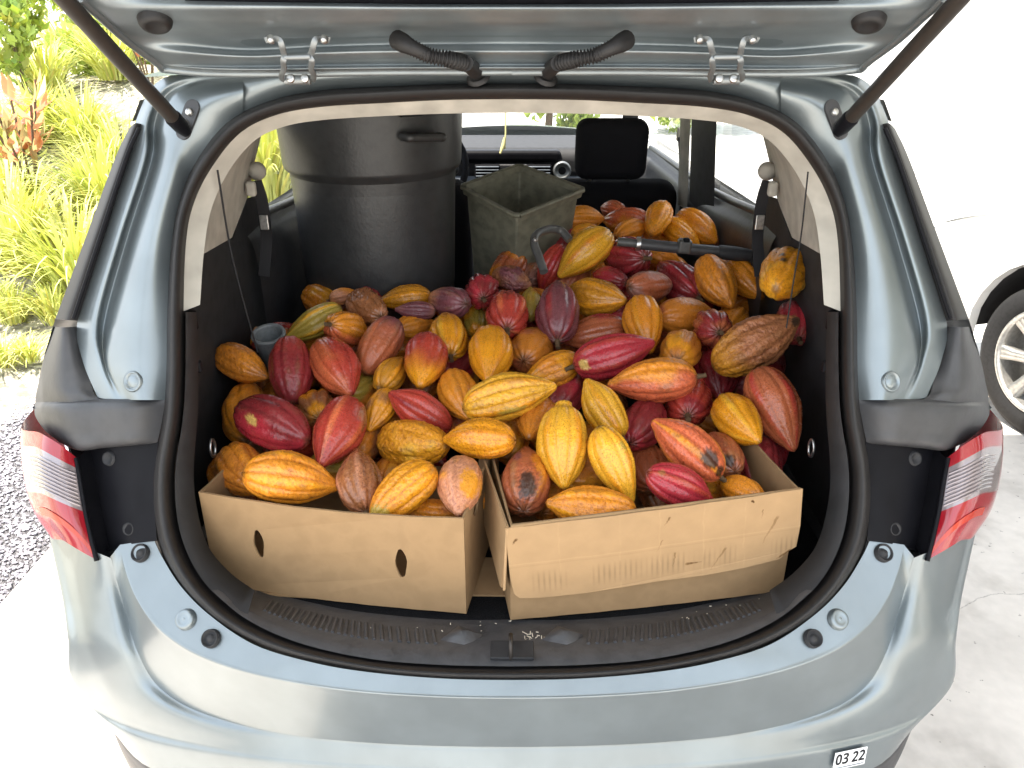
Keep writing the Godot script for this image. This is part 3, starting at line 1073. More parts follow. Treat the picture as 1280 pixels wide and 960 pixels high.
func build_cabin(car: Node3D) -> void:
	# --- cream trim just inside the seal
	var strip_out := []
	var strip_in := []
	for i in 10:
		strip_out.append(skin(lerpf(SEAL_OUT[i][0], SEAL_IN[i][0], 0.78), lerpf(SEAL_OUT[i][1], SEAL_IN[i][1], 0.78), 0.046))
	for q in [[640, 141, 0.10], [560, 142, 0.10], [480, 145, 0.10], [404, 150, 0.10], [356, 158, 0.10], [318, 176, 0.10], [286, 214, 0.10], [264, 262, 0.09], [255, 314, 0.08], [250, 381, 0.07]]:
		strip_in.append(skin(q[0], q[1], q[2]))
	both("opening_trim", [strip_out, strip_in], 60, 2, M["cream trim"], car)
	var face_a := []
	var face_b := []
	for q in [[316, 168], [279, 209], [258, 258], [248, 321]]:
		face_a.append(skin(q[0], q[1], 0.118 if q[1] < 300 else 0.09))
	for q in [[331, 152], [319, 200], [310, 243], [290, 297]]:
		face_b.append(at_x(q[0], q[1], -0.60))
	both("pillar_trim", [face_a, face_b], 24, 12, M["cream trim"], car)
	for s in [-1.0, 1.0]:
		# the dark door pillar in front of it and the rear quarter panel under it
		var edge := []
		var ahead := []
		for q in [[330, 156], [319, 200], [310, 243], [291, 300]]:
			var p := at_x(q[0], q[1], -0.60)
			edge.append(p)
			ahead.append(p + Vector3(-0.055, 0, -0.07))
		part("window_pillar", ribbed(mirror_rows([edge, ahead], s), 16), M["trim black"], car)
		var q0 := []
		var q1 := []
		var q2 := []
		var q3 := []
		for y in [1.20, 1.02, 0.95, 0.8, 0.68, 0.60]:
			var bow: float = 0.03 * clampf((y - 0.9) / 0.2, 0.0, 1.0)
			q1.append(Vector3(-0.635 + bow * 0.2, y, EYE.z - 1.32 - 0.1 * (y - 0.6)))
			q2.append(Vector3(-0.645 + bow, y, EYE.z - 1.60))
			q3.append(Vector3(-0.655 + bow * 0.6, y - (0.05 if y > 1.1 else 0.0), EYE.z - 2.02))
			var near := tail(0.57, y) + 0.10
			q0.append(Vector3(-0.60, y, EYE.z - near))
		part("quarter_trim", ribbed(mirror_rows([q0, q1, q2, q3], s), 24), M["trim black"], car)
		# from the seal to that panel
		var a := []
		var b := []
		var c := []
		for i in range(9, 17):
			var o: Array = SEAL_IN[i]
			a.append(skin(o[0], o[1], 0.038))
			var w: Array = [[246, 390], [248, 460], [247, 520], [242, 590], [247, 640], [261, 684], [288, 716], [318, 738]][i - 9]
			b.append(skin(w[0], w[1], 0.075))
			var e: Vector3 = b[b.size() - 1]
			c.append(Vector3(-0.60, maxf(e.y, 0.60), e.z - 0.06))
		part("opening_liner", ribbed(mirror_rows([a, b, c], s), 30), M["trim black"], car)
		# door linings, window sills and door pillars
		part("door_lining", sheet(mirror_rows([[Vector3(-0.645, 1.098, EYE.z - 1.90), Vector3(-0.62, 0.99, EYE.z - 1.90), Vector3(-0.64, 0.55, EYE.z - 1.95)], [Vector3(-0.645, 1.055, EYE.z - 2.35), Vector3(-0.61, 0.96, EYE.z - 2.35), Vector3(-0.64, 0.55, EYE.z - 2.35)], [Vector3(-0.645, 1.028, EYE.z - 2.7), Vector3(-0.61, 0.94, EYE.z - 2.7), Vector3(-0.64, 0.5, EYE.z - 2.7)], [Vector3(-0.645, 1.0, EYE.z - 3.9), Vector3(-0.60, 0.92, EYE.z - 3.9), Vector3(-0.64, 0.5, EYE.z - 3.9)]], s), 16, 24), M["black plastic"], car)
		part("window_sill", tube([mir(Vector3(-0.655, 1.105, EYE.z - 1.9), s), mir(Vector3(-0.655, 1.062, EYE.z - 2.35), s), mir(Vector3(-0.655, 1.035, EYE.z - 2.7), s), mir(Vector3(-0.655, 1.0, EYE.z - 3.9), s)], 0.012, 10), M["grey plastic"], car)
		part("door_pillar", grid(mirror_rows([[Vector3(-0.635, 0.95, EYE.z - 2.50), Vector3(-0.60, 1.43, EYE.z - 2.50)], [Vector3(-0.615, 0.95, EYE.z - 2.66), Vector3(-0.585, 1.43, EYE.z - 2.66)], [Vector3(-0.615, 0.95, EYE.z - 2.78), Vector3(-0.585, 1.43, EYE.z - 2.78)]], s)), M["trim black"], car)
		part("pillar_cover", grid(mirror_rows([[Vector3(-0.608, 0.95, EYE.z - 2.78), Vector3(-0.583, 1.43, EYE.z - 2.78)], [Vector3(-0.590, 0.95, EYE.z - 2.86), Vector3(-0.565, 1.43, EYE.z - 2.86)], [Vector3(-0.63, 0.95, EYE.z - 3.0), Vector3(-0.60, 1.43, EYE.z - 3.0)]], s)), M["cream trim"], car)
		part("windscreen_pillar", grid(mirror_rows([[Vector3(-0.64, 1.02, EYE.z - 4.30), Vector3(-0.56, 1.43, EYE.z - 3.55)], [Vector3(-0.56, 1.02, EYE.z - 4.30), Vector3(-0.49, 1.43, EYE.z - 3.55)]], s)), M["trim black"], car)
		# seat belts at the rear pillars
		var ball := mir(at_x(321, 214, -0.575), s)
		part("belt_anchor", lathe([Vector2(0, 0.020), Vector2(0.010, 0.019), Vector2(0.018, 0.012), Vector2(0.021, 0.0), Vector2(0.018, -0.014), Vector2(0.0, -0.018)], 24), M["cream trim"], car, facing(ball, Vector3(0.5 * -s, 0.0, 1.0)))
		var hook := mir(at_x(314, 236, -0.572), s)
		part("belt_guide", rbox(Vector3(0.022, 0.034, 0.018), 0.008), M["cream trim"], car, hook)
		var strap_line := []
		for q in [[320, 226, -0.565], [327, 248, -0.56], [331, 275, -0.565], [333, 300, -0.575], [330, 345, -0.59]]:
			strap_line.append(mir(at_x(q[0], q[1], q[2]), s))
		var belt := part("seat_belt", strap(strap_line, 0.026, 0.002), M["belt"], car)
		part("belt_tongue", rbox(Vector3(0.020, 0.034, 0.006), 0.002), M["steel"], belt, strap_line[2] + Vector3(0.0, -0.004, 0.006))
		# thin cord from the trim down into the load
		var cord := []
		for q in ([[272, 213], [286, 300], [300, 360], [322, 440]] if s < 0 else [[270, 215], [278, 290], [287, 345], [297, 410]]):
			cord.append(mir(at_x(q[0], q[1], -0.50 if q[1] < 250 else -0.515), s))
		part("trim_cord", tube(smooth_line(cord, 16), 0.0014 if s > 0 else 0.0018, 6), M["belt"], car)
		# lashing eye and clips low on the side
		var eye := mir(at_x(262, 560, -0.57), s)
		var loop := []
		for i in 17:
			var an := TAU * i / 16.0
			loop.append(eye + Vector3(0.006 * -s, cos(an) * 0.017, sin(an) * 0.012))
		part("lashing_eye", tube(loop, 0.003, 6, false), M["steel"], car)
		for q in [[243, 405], [248, 458]]:
			part("trim_clip", rbox(Vector3(0.012, 0.022, 0.012), 0.004), M["gloss black"], car, mir(skin(q[0], q[1], 0.09), s))
	# --- sill plate across the opening
	var a := []
	var b := []
	var c := []
	var d := []
	for i in range(15, 21):
		var o: Array = SEAL_IN[i]
		a.append(skin(o[0], o[1], 0.036))
	for q in [[278, 736], [318, 766], [380, 791], [459, 808], [560, 814], [640, 814]]:
		b.append(skin(q[0], q[1], 0.052))
	for q in [[300, 727], [334, 748], [395, 766], [459, 778], [556, 788], [640, 788]]:
		c.append(at_y(q[0], q[1], 0.605))
	for q in [[308, 715], [342, 736], [400, 750], [459, 760], [556, 768], [640, 768]]:
		d.append(at_y(q[0], q[1], 0.590))
	for s in [-1.0, 1.0]:
		var plate := part("sill_plate", ribbed(mirror_rows([a, b, c, d], s), 40), M["sill plastic"], car)
		var ribs := []
		for i in 26:
			var t := lerpf(0.23, 0.77, i / 25.0)
			var p: Vector3 = on_line(b, t).lerp(on_line(c, t), 0.30)
			var q: Vector3 = on_line(b, t).lerp(on_line(c, t), 0.92)
			ribs.append(tube([mir(p, s) + Vector3(0, 0.0008, 0), mir(q, s) + Vector3(0, 0.0008, 0)], 0.0030, 6))
		part("sill_rib", join(ribs), M["sill plastic"], plate)
		var f := mir(at_y(577, 798, 0.612), s)
		part("sill_step", lathe([Vector2(0.0, 0.012), Vector2(0.012, 0.010), Vector2(0.034, 0.0), Vector2(0.036, -0.01)], 4), M["sill plastic"], plate, Transform3D(Basis(Vector3.UP, 0.2).scaled(Vector3(1.0, 1.0, 0.8)), f + Vector3(0, 0.004, 0)))
	var latch := Vector3(0, 0.0, 0)
	var lp := skin(640, 815, 0.05)
	part("latch_striker", tube([lp + Vector3(-0.002, -0.004, 0.012), lp + Vector3(-0.002, 0.022, 0.010), lp + Vector3(-0.002, 0.026, 0.0), lp + Vector3(-0.002, 0.022, -0.016), lp + Vector3(-0.002, -0.004, -0.018)], 0.0034, 10), M["strut black"], car)
	part("latch_recess", rbox(Vector3(0.07, 0.006, 0.04), 0.002), M["trim black"], car, lp + Vector3(0, -0.002, -0.006))
	# --- floor and seats
	part("cargo_floor", rbox(Vector3(1.24, 0.02, 1.30), 0.004), M["carpet"], car, Vector3(0, 0.585, EYE.z - 1.70))
	part("cabin_floor", rbox(Vector3(1.30, 0.02, 2.3), 0.004), M["carpet"], car, Vector3(0, 0.47, EYE.z - 3.3))
	for x in [0.345, -0.40]:
		var seat := Node3D.new()
		seat.name = "front_seat"
		car.add_child(seat, true)
		seat.position = Vector3(x, 0.275, EYE.z - 3.04)
		var back := rbox(Vector3(0.50, 0.72, 0.15), 0.065)
		part("backrest", back, M["seat cloth"], seat, Transform3D(Basis(Vector3.RIGHT, 0.22), Vector3(0, 0.40, 0.06)))
		part("cushion", rbox(Vector3(0.50, 0.18, 0.5), 0.06), M["seat cloth"], seat, Vector3(0, 0.02, -0.25))
		part("headrest", rbox(Vector3(0.25, 0.205, 0.10), 0.04), M["seat cloth"], seat, Transform3D(Basis(Vector3.RIGHT, 0.16), Vector3(0, 0.865, 0.17)))
		for e in [-0.068, 0.068]:
			part("headrest_post", tube([Vector3(e, 0.66, 0.115), Vector3(e, 0.80, 0.155)], 0.007, 10), M["steel"], seat)
	# front belt on the passenger side
	part("seat_belt", strap([at_depth(851, 172, 2.95), at_depth(853, 200, 2.9), at_depth(855, 238, 2.86), at_depth(850, 300, 2.85)], 0.024, 0.002), M["belt"], car)
	part("belt_anchor", rbox(Vector3(0.03, 0.05, 0.025), 0.008), M["cream trim"], car, at_depth(851, 168, 2.96))
	# --- dashboard
	var dash := Node3D.new()
	dash.name = "dashboard"
	car.add_child(dash, true)
	dash.position = Vector3(0, 0.885, EYE.z - 3.95)
	part("dash_top", rbox(Vector3(1.28, 0.16, 0.55), 0.06), M["trim black"], dash, Vector3(0, 0.035, -0.18))
	part("dash_face", rbox(Vector3(1.24, 0.26, 0.10), 0.03), M["dash grey"], dash, Transform3D(Basis(Vector3.RIGHT, -0.25), Vector3(0, -0.10, 0.06)))
	part("display_hood", rbox(Vector3(0.50, 0.055, 0.12), 0.02), M["gloss black"], dash, Vector3(-0.02, 0.082, 0.06))
	part("radio_panel", rbox(Vector3(0.26, 0.10, 0.03), 0.01), M["black plastic"], dash, Vector3(-0.02, 0.0, 0.105))
	for e in [-0.115, 0.125]:
		var vent := part("air_vent", rbox(Vector3(0.12, 0.062, 0.02), 0.008), M["gloss black"], car, dash.position + Vector3(e, 0.018, 0.125))
		for j in 4:
			part("vent_slat", rbox(Vector3(0.108, 0.006, 0.008), 0.002), M["dash grey"], vent, Vector3(0, -0.021 + j * 0.014, 0.012))
	part("air_vent", lathe([Vector2(0.018, 0.0), Vector2(0.030, 0.004), Vector2(0.036, 0.010), Vector2(0.042, 0.004), Vector2(0.043, -0.01)], 24), M["zinc"], dash, Transform3D(Basis(Vector3.RIGHT, PI / 2), Vector3(0.235, 0.02, 0.125)))
	for j in 5:
		part("radio_key", rbox(Vector3(0.026, 0.012, 0.006), 0.003), M["pale plastic"], dash, Vector3(-0.09 + j * 0.036, 0.0, 0.122))
	var wheel := []
	for i in 33:
		var an := TAU * i / 32.0
		wheel.append(Vector3(cos(an) * 0.18, sin(an) * 0.18, 0))
	var sw := part("steering_wheel", tube(wheel, 0.015, 10, false), M["seat cloth"], car, Transform3D(Basis(Vector3.RIGHT, -0.45), Vector3(-0.38, 0.97, EYE.z - 3.55)))
	part("wheel_hub", rbox(Vector3(0.30, 0.07, 0.04), 0.02), M["black plastic"], sw)
	part("rear_view_mirror", rbox(Vector3(0.22, 0.06, 0.03), 0.015), M["gloss black"], car, Vector3(0.0, 1.34, EYE.z - 3.62))

# ------------------------------------------------------------------ cacao pods
# Linear base colours of the husks.
const HUSK := {
	"Y": Color(0.82, 0.42, 0.035), "y": Color(0.80, 0.325, 0.018), "m": Color(0.58, 0.25, 0.022), "o": Color(0.76, 0.275, 0.026), "a": Color(0.62, 0.215, 0.028),
	"r": Color(0.47, 0.058, 0.040), "c": Color(0.45, 0.038, 0.052), "d": Color(0.27, 0.032, 0.036), "p": Color(0.20, 0.065, 0.075), "b": Color(0.37, 0.145, 0.058),
	"n": Color(0.64, 0.28, 0.15), "k": Color(0.66, 0.150, 0.060), "g": Color(0.44, 0.31, 0.05), "w": Color(0.36, 0.165, 0.125), "x": Color(0.035, 0.022, 0.016), "l": Color(0.76, 0.52, 0.15), "s": Color(0.46, 0.130, 0.055)}
const RATIO := 1.9
var pods := []

# x, y: middle in the picture; long, wide: its size there; turn: where the tip points (degrees, anticlockwise from the right)
# lay: 0 on top of the heap, higher is deeper; look: main colour, second colour, how they meet
func pod(x: float, y: float, long: float, wide: float, turn: float, lay: float, look: String, flags: String, label: String, marks := []) -> void:
	pods.append({"x": x, "y": y, "long": long, "wide": wide, "turn": turn, "lay": lay, "look": look, "flags": flags, "label": label, "marks": marks})

func heap_point(px: float, py: float) -> float:          # depth at which the sight line meets the heap's sloping top
	var r := ray(px, py)
	# y = 0.80 + 0.20 * (back - 1.2)
	var k := -r.z
	return (EYE.y - 0.56) / (0.20 * k - r.y)

func short_name(label: String) -> String:               # the first words of a label, as far as they name the pod
	var out := ""
	var n := 0
	for w in label.replace(",", " ,").split(" "):
		if n >= 3 and (n >= 7 or w in ["in", "at", "by", "with", "to", "from", "behind", "between", "under", "beside", "below", "left", "over", "above", "its", "and", "as", ","]):
			break
		if w == ",":
			continue
		out += (" " if out else "") + w
		n += 1
	return out

func fill_heap() -> void:
	# what shows of the lower layers in the gaps of the upper one
	var looks := ["am", "sam", "dcm", "oam", "aom", "rdm", "bam"]
	var tones := {"a": "amber", "s": "rust-coloured", "d": "maroon", "o": "orange", "r": "red", "b": "brown"}
	var upper := pods.duplicate()
	var taken := {}
	var y := 340.0
	var row := 0
	while y < 640.0:
		var left := 300.0 if y > 420.0 else (390.0 if y > 375.0 else 640.0)
		var right := 985.0 if y < 400.0 else (955.0 if y < 560.0 else 940.0)
		var x := left + 24.0 * (row % 2)
		while x < right:
			if absf(x - 610.0) > 26.0 or y < 560.0:
				var grow := lerpf(0.74, 1.12, (y - 330.0) / 310.0)
				var px := x + rng.randf_range(-9, 9)
				var py := y + rng.randf_range(-8, 8)
				var look: String = looks[rng.randi() % 7]
				var best := ""
				var how := INF
				for p in upper:
					var q: float = Vector2(p.x - px, p.y - py).length() + absf(p.lay) * 8.0
					var s := "shaded %s pod of the lower layer, below the %s" % [tones[look[0]], short_name(p.label)]
					if q < how and not taken.has(s):
						how = q
						best = s
				taken[best] = true
				pod(px, py, 84 * grow, 52 * grow, rng.randf() * 360.0, 2.7 + rng.randf() * 0.5, look, "G" if rng.randf() < 0.5 else "", best)
			x += 52.0
		y += 44.0
		row += 1

func settle() -> void:
	# place every pod on its line of sight, then push apart those that would run into one another: the upper one stays
	for p in pods:
		p.d = heap_point(p.x, p.y) + p.lay * 0.055
		if p.flags.contains("F"):
			p.d -= 0.03
		var q: float = p.long / p.wide
		var c2 := clampf((q * q - 1.0) / (RATIO * RATIO - 1.0), 0.06, 1.0)
		var tilt := acos(sqrt(c2)) * (1.0 if sin(deg_to_rad(p.turn)) < 0.0 else -1.0)
		if p.flags.contains("S"):
			tilt = -absf(tilt)
		elif p.flags.contains("T"):
			tilt = absf(tilt)
		p.tilt = tilt
		p.r = ray(p.x, p.y)
		var a: float = deg_to_rad(p.turn)
		var view: Vector3 = p.r.normalized()
		var right := view.cross(Vector3.UP).normalized()
		var up := right.cross(view)
		p.flat = (right * cos(a) + up * sin(a)).normalized()
		p.axis = (p.flat * cos(tilt) - view * sin(tilt)).normalized()
		p.ratio = maxf(RATIO, q) if q > RATIO else RATIO
	for pass_ in 60:
		var moved := false
		for i in pods.size():
			for j in range(i + 1, pods.size()):
				var p = pods[i]
				var q = pods[j]
				var pc: Vector3 = EYE + p.r * p.d
				var qc: Vector3 = EYE + q.r * q.d
				var rp: float = p.wide * p.d / FOCAL * 0.5
				var rq: float = q.wide * q.d / FOCAL * 0.5
				var hp: float = rp * (p.ratio - 0.75)
				var hq: float = rq * (q.ratio - 0.75)
				if pc.distance_to(qc) > hp + hq + rp + rq:
					continue
				var ends := Geometry3D.get_closest_points_between_segments(pc - p.axis * hp, pc + p.axis * hp, qc - q.axis * hq, qc + q.axis * hq)
				var gap := ends[0].distance_to(ends[1]) - (rp + rq) * 0.74
				if gap < 0.0:
					moved = true
					var step := minf(-gap, 0.012) + 0.001
					var first: bool = p.lay < q.lay or (p.lay == q.lay and p.d < q.d)
					if first:
						q.d += step
					else:
						p.d += step
		if not moved:
			break

func husk(p: Dictionary, number: int) -> ArrayMesh:
	var flags: String = p.flags
	var rad: float = p.wide * p.d / FOCAL * 0.5
	var half: float = rad * p.ratio
	var deep: bool = p.lay >= 3.0
	var nu := 28 if deep else 64
	var nv := 40 if deep else 80
	var c1: Color = HUSK[p.look[0]]
	var c2: Color = HUSK[p.look[1]]
	var how: String = p.look[2] if p.look.length() > 2 else "m"
	var ridge := 0.145
	if flags.contains("+"):
		ridge = 0.20
	elif flags.contains("-"):
		ridge = 0.095
	var wart := 0.016
	if flags.contains("W"):
		wart = 0.075
	elif flags.contains("w"):
		wart = 0.030
	if flags.contains("Z"):
		wart = 0.16
	var tip_q := 0.52 if flags.contains("R") else 0.90
	var turn0 := rng.randf() * TAU
	var bend := rng.randf_range(-0.10, 0.10)
	var lop := rng.randf_range(-0.06, 0.06)
	var off := Vector3(number * 7.31, number * 3.17, number * 1.93)
	# the frame of the pod: y along its axis, z towards the camera as well as may be
	var marks := []
	for m in p.marks:                                      # along the axis, across it, size, colour, stretch along
		marks.append([Vector3(m[1] * rad, m[0] * half, sqrt(maxf(0.0, 1.0 - m[1] * m[1])) * rad * sqrt(maxf(0.05, 1.0 - m[0] * m[0]))), m[2] * rad, HUSK[m[3]], m[4]])
	var v := PackedVector3Array()
	var col := PackedColorArray()
	var idx := PackedInt32Array()
	for i in nu + 1:
		var u := float(i) / nu
		u = 0.5 - 0.5 * cos(PI * u)                       # closer rings at the ends
		var r: float
		var mid := 0.46 + lop
		if u < mid:
			var t := (mid - u) / mid
			r = pow(maxf(0.0, 1.0 - pow(t, 2.2)), 0.55)
			if flags.contains("N") and u < 0.16:
				r = lerpf(r, 0.34, smoothstep(0.16, 0.03, u)) * smoothstep(-0.005, 0.02, u)
		else:
			var t := (u - mid) / (1.0 - mid)
			r = pow(maxf(0.0, 1.0 - pow(t, 1.85)), tip_q)
			r += 0.055 * exp(-pow((t - 0.95) * 14.0, 2.0)) * (0.0 if flags.contains("R") else 1.0) * (1.0 - smoothstep(0.96, 1.0, t))
		var fade := pow(sin(PI * clampf(u, 0.0, 1.0)), 0.35)
		var stem_end := smoothstep(0.30, 0.02, u)
		for j in nv:
			var an := TAU * j / nv
			var w := an + turn0
			var ten := absf(cos(5.0 * w))
			var five := 0.5 + 0.5 * cos(5.0 * w + 0.6)
			var lobes := pow(ten, 0.55) * lerpf(0.62, 1.0, five) - 0.55
			var dir := Vector3(sin(an), 0.0, cos(an))
			var at := Vector3(dir.x * r * rad, (u * 2.0 - 1.0) * half, dir.z * r * rad)
			var n1 := fine.get_noise_3dv(at * 900.0 + off * 50.0)
			var n2 := broad.get_noise_3dv(at * 100.0 + off * 10.0)
			var dented := 1.0 + lobes * ridge * fade * (1.0 + 0.8 * stem_end) + n1 * wart * fade + n2 * (0.055 + wart * 0.5) * fade
			if flags.contains("W"):
				dented += 0.05 * fade * broad.get_noise_3dv(Vector3(at.x * 420.0, at.y * 160.0, at.z * 420.0) + off)
			var sunk := -0.05 * half * smoothstep(0.10, 0.0, u) * (1.0 if not flags.contains("N") else 0.0) * (1.0 - ten * 0.6)
			var q := Vector3(dir.x * r * rad * dented, at.y - sunk * 2.0 * 0.5, dir.z * r * rad * dented)
			var s := u * 2.0 - 1.0
			q.x += bend * rad * (1.0 - s * s)
			v.append(q)
			# colour
			var k := 0.0
			match how:
				"m": k = smoothstep(-0.05, 0.45, n2)
				"s": k = smoothstep(-0.25, 0.45, dir.x + n2 * 0.7)
				"z": k = smoothstep(-0.25, 0.45, -dir.x + n2 * 0.7)
				"t": k = smoothstep(0.42, 0.92, u + n2 * 0.18)
				"e": k = smoothstep(0.50, 0.08, u + n2 * 0.15)
				"f": k = smoothstep(0.15, -0.42, lobes) * 0.9
				"h": k = smoothstep(0.10, 0.40, lobes) * (0.8 + n2)
			var cc := c1.lerp(c2, clampf(k, 0.0, 1.0))
			cc = cc * (1.0 + 0.16 * n2 + 0.10 * n1)
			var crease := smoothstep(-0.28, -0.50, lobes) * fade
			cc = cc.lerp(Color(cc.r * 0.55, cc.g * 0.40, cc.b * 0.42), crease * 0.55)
			if flags.contains("W") or flags.contains("w"):
				cc = cc.lerp(Color(cc.r * 0.55, cc.g * 0.42, cc.b * 0.5), smoothstep(0.0, -0.45, n1) * 0.55)
			var rub := smoothstep(0.12, 0.42, fine.get_noise_3dv(Vector3(at.x * 260.0, at.y * 120.0, at.z * 260.0) + off * 9.0)) * smoothstep(-0.05, 0.35, lobes + n2 * 0.5)
			cc = cc.lerp(Color(0.20, 0.10, 0.045), rub * (0.42 if not flags.contains("G") else 0.22))
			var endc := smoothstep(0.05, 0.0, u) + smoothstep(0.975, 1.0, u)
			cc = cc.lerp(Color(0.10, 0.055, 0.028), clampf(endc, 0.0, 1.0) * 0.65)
			for m in marks:
				var dd: Vector3 = q - m[0]
				dd.y /= m[3]
				var dist: float = dd.length() * (1.0 + 0.5 * n2 + 0.3 * n1)
				cc = cc.lerp(m[2], smoothstep(m[1] * 1.15, m[1] * 0.75, dist) * 0.92)
			cc.a = 1.0
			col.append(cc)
	for i in nu:
		for j in nv:
			var j2 := (j + 1) % nv
			var a := i * nv + j
			var b := i * nv + j2
			var c := (i + 1) * nv + j2
			var d := (i + 1) * nv + j
			idx.append_array([a, c, b, a, d, c])
	return mesh_of(v, idx, col)

func build_pods() -> void:
	list_pods()
	fill_heap()
	settle()
	var n := 0
	for p in pods:
		n += 1
		var axis: Vector3 = p.axis
		var z: Vector3 = -(p.r as Vector3).normalized()
		z = (z - axis * z.dot(axis)).normalized()
		var x := axis.cross(z)
		var where := Transform3D(Basis(x, axis, z), EYE + (p.r as Vector3) * p.d)
		var flags: String = p.flags
		var m: Material = M["pod speckled"]
		if flags.contains("W") or flags.contains("D"):
			m = M["pod dry"]
		elif flags.contains("G"):
			m = M["pod waxy"]
		var rad: float = p.wide * p.d / FOCAL * 0.5
		var half: float = rad * p.ratio
		var body := husk(p, n)
		if flags.contains("k"):                           # with its stalk
			var o := thing("cacao_pod", p.label, "cacao pod", "cacao pods heaped in the cargo bay")
			o.transform = where
			part("husk", body, m, o)
			var l := rad * 0.34
			part("stem", tube([Vector3(0, -half + 0.12 * half, 0), Vector3(0, -half - l * 0.15, 0), Vector3(l * 0.05, -half - l * 0.7, 0), Vector3(l * 0.1, -half - l, 0)], [rad * 0.17, rad * 0.115, rad * 0.10, rad * 0.12], 10), M["stem"], o)
		else:
			single("cacao_pod", body, m, p.label, "cacao pod", "cacao pods heaped in the cargo bay", where)

# ------------------------------------------------------------------ boxes, bins and the rest of the load
func flap_texture() -> ImageTexture:
	var im := Image.create(768, 256, false, Image.FORMAT_RGB8)
	var n := FastNoiseLite.new()
	n.seed = 77
	n.frequency = 0.012
	n.fractal_octaves = 5
	var base := Color(0.345, 0.223, 0.118)
	for y in 256:
		for x in 768:
			var k := 1.0 + 0.09 * n.get_noise_2d(x, y)
			var fy := y / 256.0
			if fy > 0.60 and fy < 0.93:                    # the flutes show through
				var f := clampf(n.get_noise_2d(x * 0.6, 400) * 3.0 + 0.55, 0.0, 1.0) * sin(PI * (fy - 0.60) / 0.33)
				k -= 0.22 * f * pow(0.5 + 0.5 * sin(x * TAU / 14.0), 2.0)
			for cx in [0.17, 0.37, 0.505, 0.655, 0.80]:     # folds
				k += 0.10 * exp(-pow((x / 768.0 - cx) * 420.0 + n.get_noise_2d(y, cx * 900) * 3.0, 2.0)) * (0.6 + n.get_noise_2d(x * 3.0, y * 2.0))
			for cy in [0.50, 0.535]:
				k += (0.10 if cy < 0.52 else -0.07) * exp(-pow((fy - cy + n.get_noise_1d(x * 0.5) * 0.01) * 130.0, 2.0))
			var c := base * k
			im.set_pixel(x, y, Color(c.r, c.g, c.b).linear_to_srgb())
	# brown smears
	for e in [[0.915, 0.33, -0.05, 0.34, 5.0], [0.735, 0.66, -0.05, 0.26, 4.0], [0.54, 0.12, -0.02, 0.10, 3.0], [0.60, 0.80, 0.05, 0.0, 5.0], [0.82, 0.06, 0.01, 0.03, 4.0], [0.03, 0.16, -0.01, 0.06, 4.0], [0.97, 0.83, -0.05, 0.08, 7.0], [0.515, 0.42, -0.02, 0.15, 2.0], [0.56, 0.62, -0.01, 0.2, 3.0], [0.86, 0.2, 0.0, 0.12, 2.0]]:
		for i in 60:
			var t := i / 59.0
			var cx: float = (e[0] + e[2] * t) * 768 + n.get_noise_1d(i * 4.0 + e[0] * 500) * 5.0
			var cy: float = (e[1] + e[3] * t) * 256
			var rr: float = e[4] * (1.0 - 0.75 * t)
			for yy in range(int(cy - rr), int(cy + rr) + 1):
				for xx in range(int(cx - rr), int(cx + rr) + 1):
					if xx >= 0 and yy >= 0 and xx < 768 and yy < 256 and Vector2(xx - cx, yy - cy).length() <= rr:
						im.set_pixel(xx, yy, im.get_pixel(xx, yy).lerp(Color(0.27, 0.17, 0.09), 0.06))
	return ImageTexture.create_from_image(im)

func oval(cx: float, cy: float, rx: float, ry: float, n := 18) -> PackedVector2Array:
	var out := PackedVector2Array()
	for i in n:                                            # pointed at both ends, like a hand hole that has torn
		var t := float(i) / (n / 2)
		var s := 1.0 if i < n / 2 else -1.0
		var f := t if i < n / 2 else t - 1.0
		var y := cos(PI * f) * ry * s
		out.append(Vector2(cx + s * rx * pow(sin(PI * f), 0.9) * (1.0 + 0.12 * sin(i * 5.0)), cy + y))
	return out

func wavy(w: float, h: float, sag: float, ruffle: float, rise := 0.0, n := 16) -> PackedVector2Array:
	var out := PackedVector2Array()
	for i in n + 1:
		var t := float(i) / n
		out.append(Vector2(t * w, ruffle * sin(i * 2.3)))
	for i in n + 1:
		var t := 1.0 - float(i) / n
		out.append(Vector2(t * w, h + rise * t - sag * sin(PI * t) + ruffle * sin(i * 1.7)))
	return out

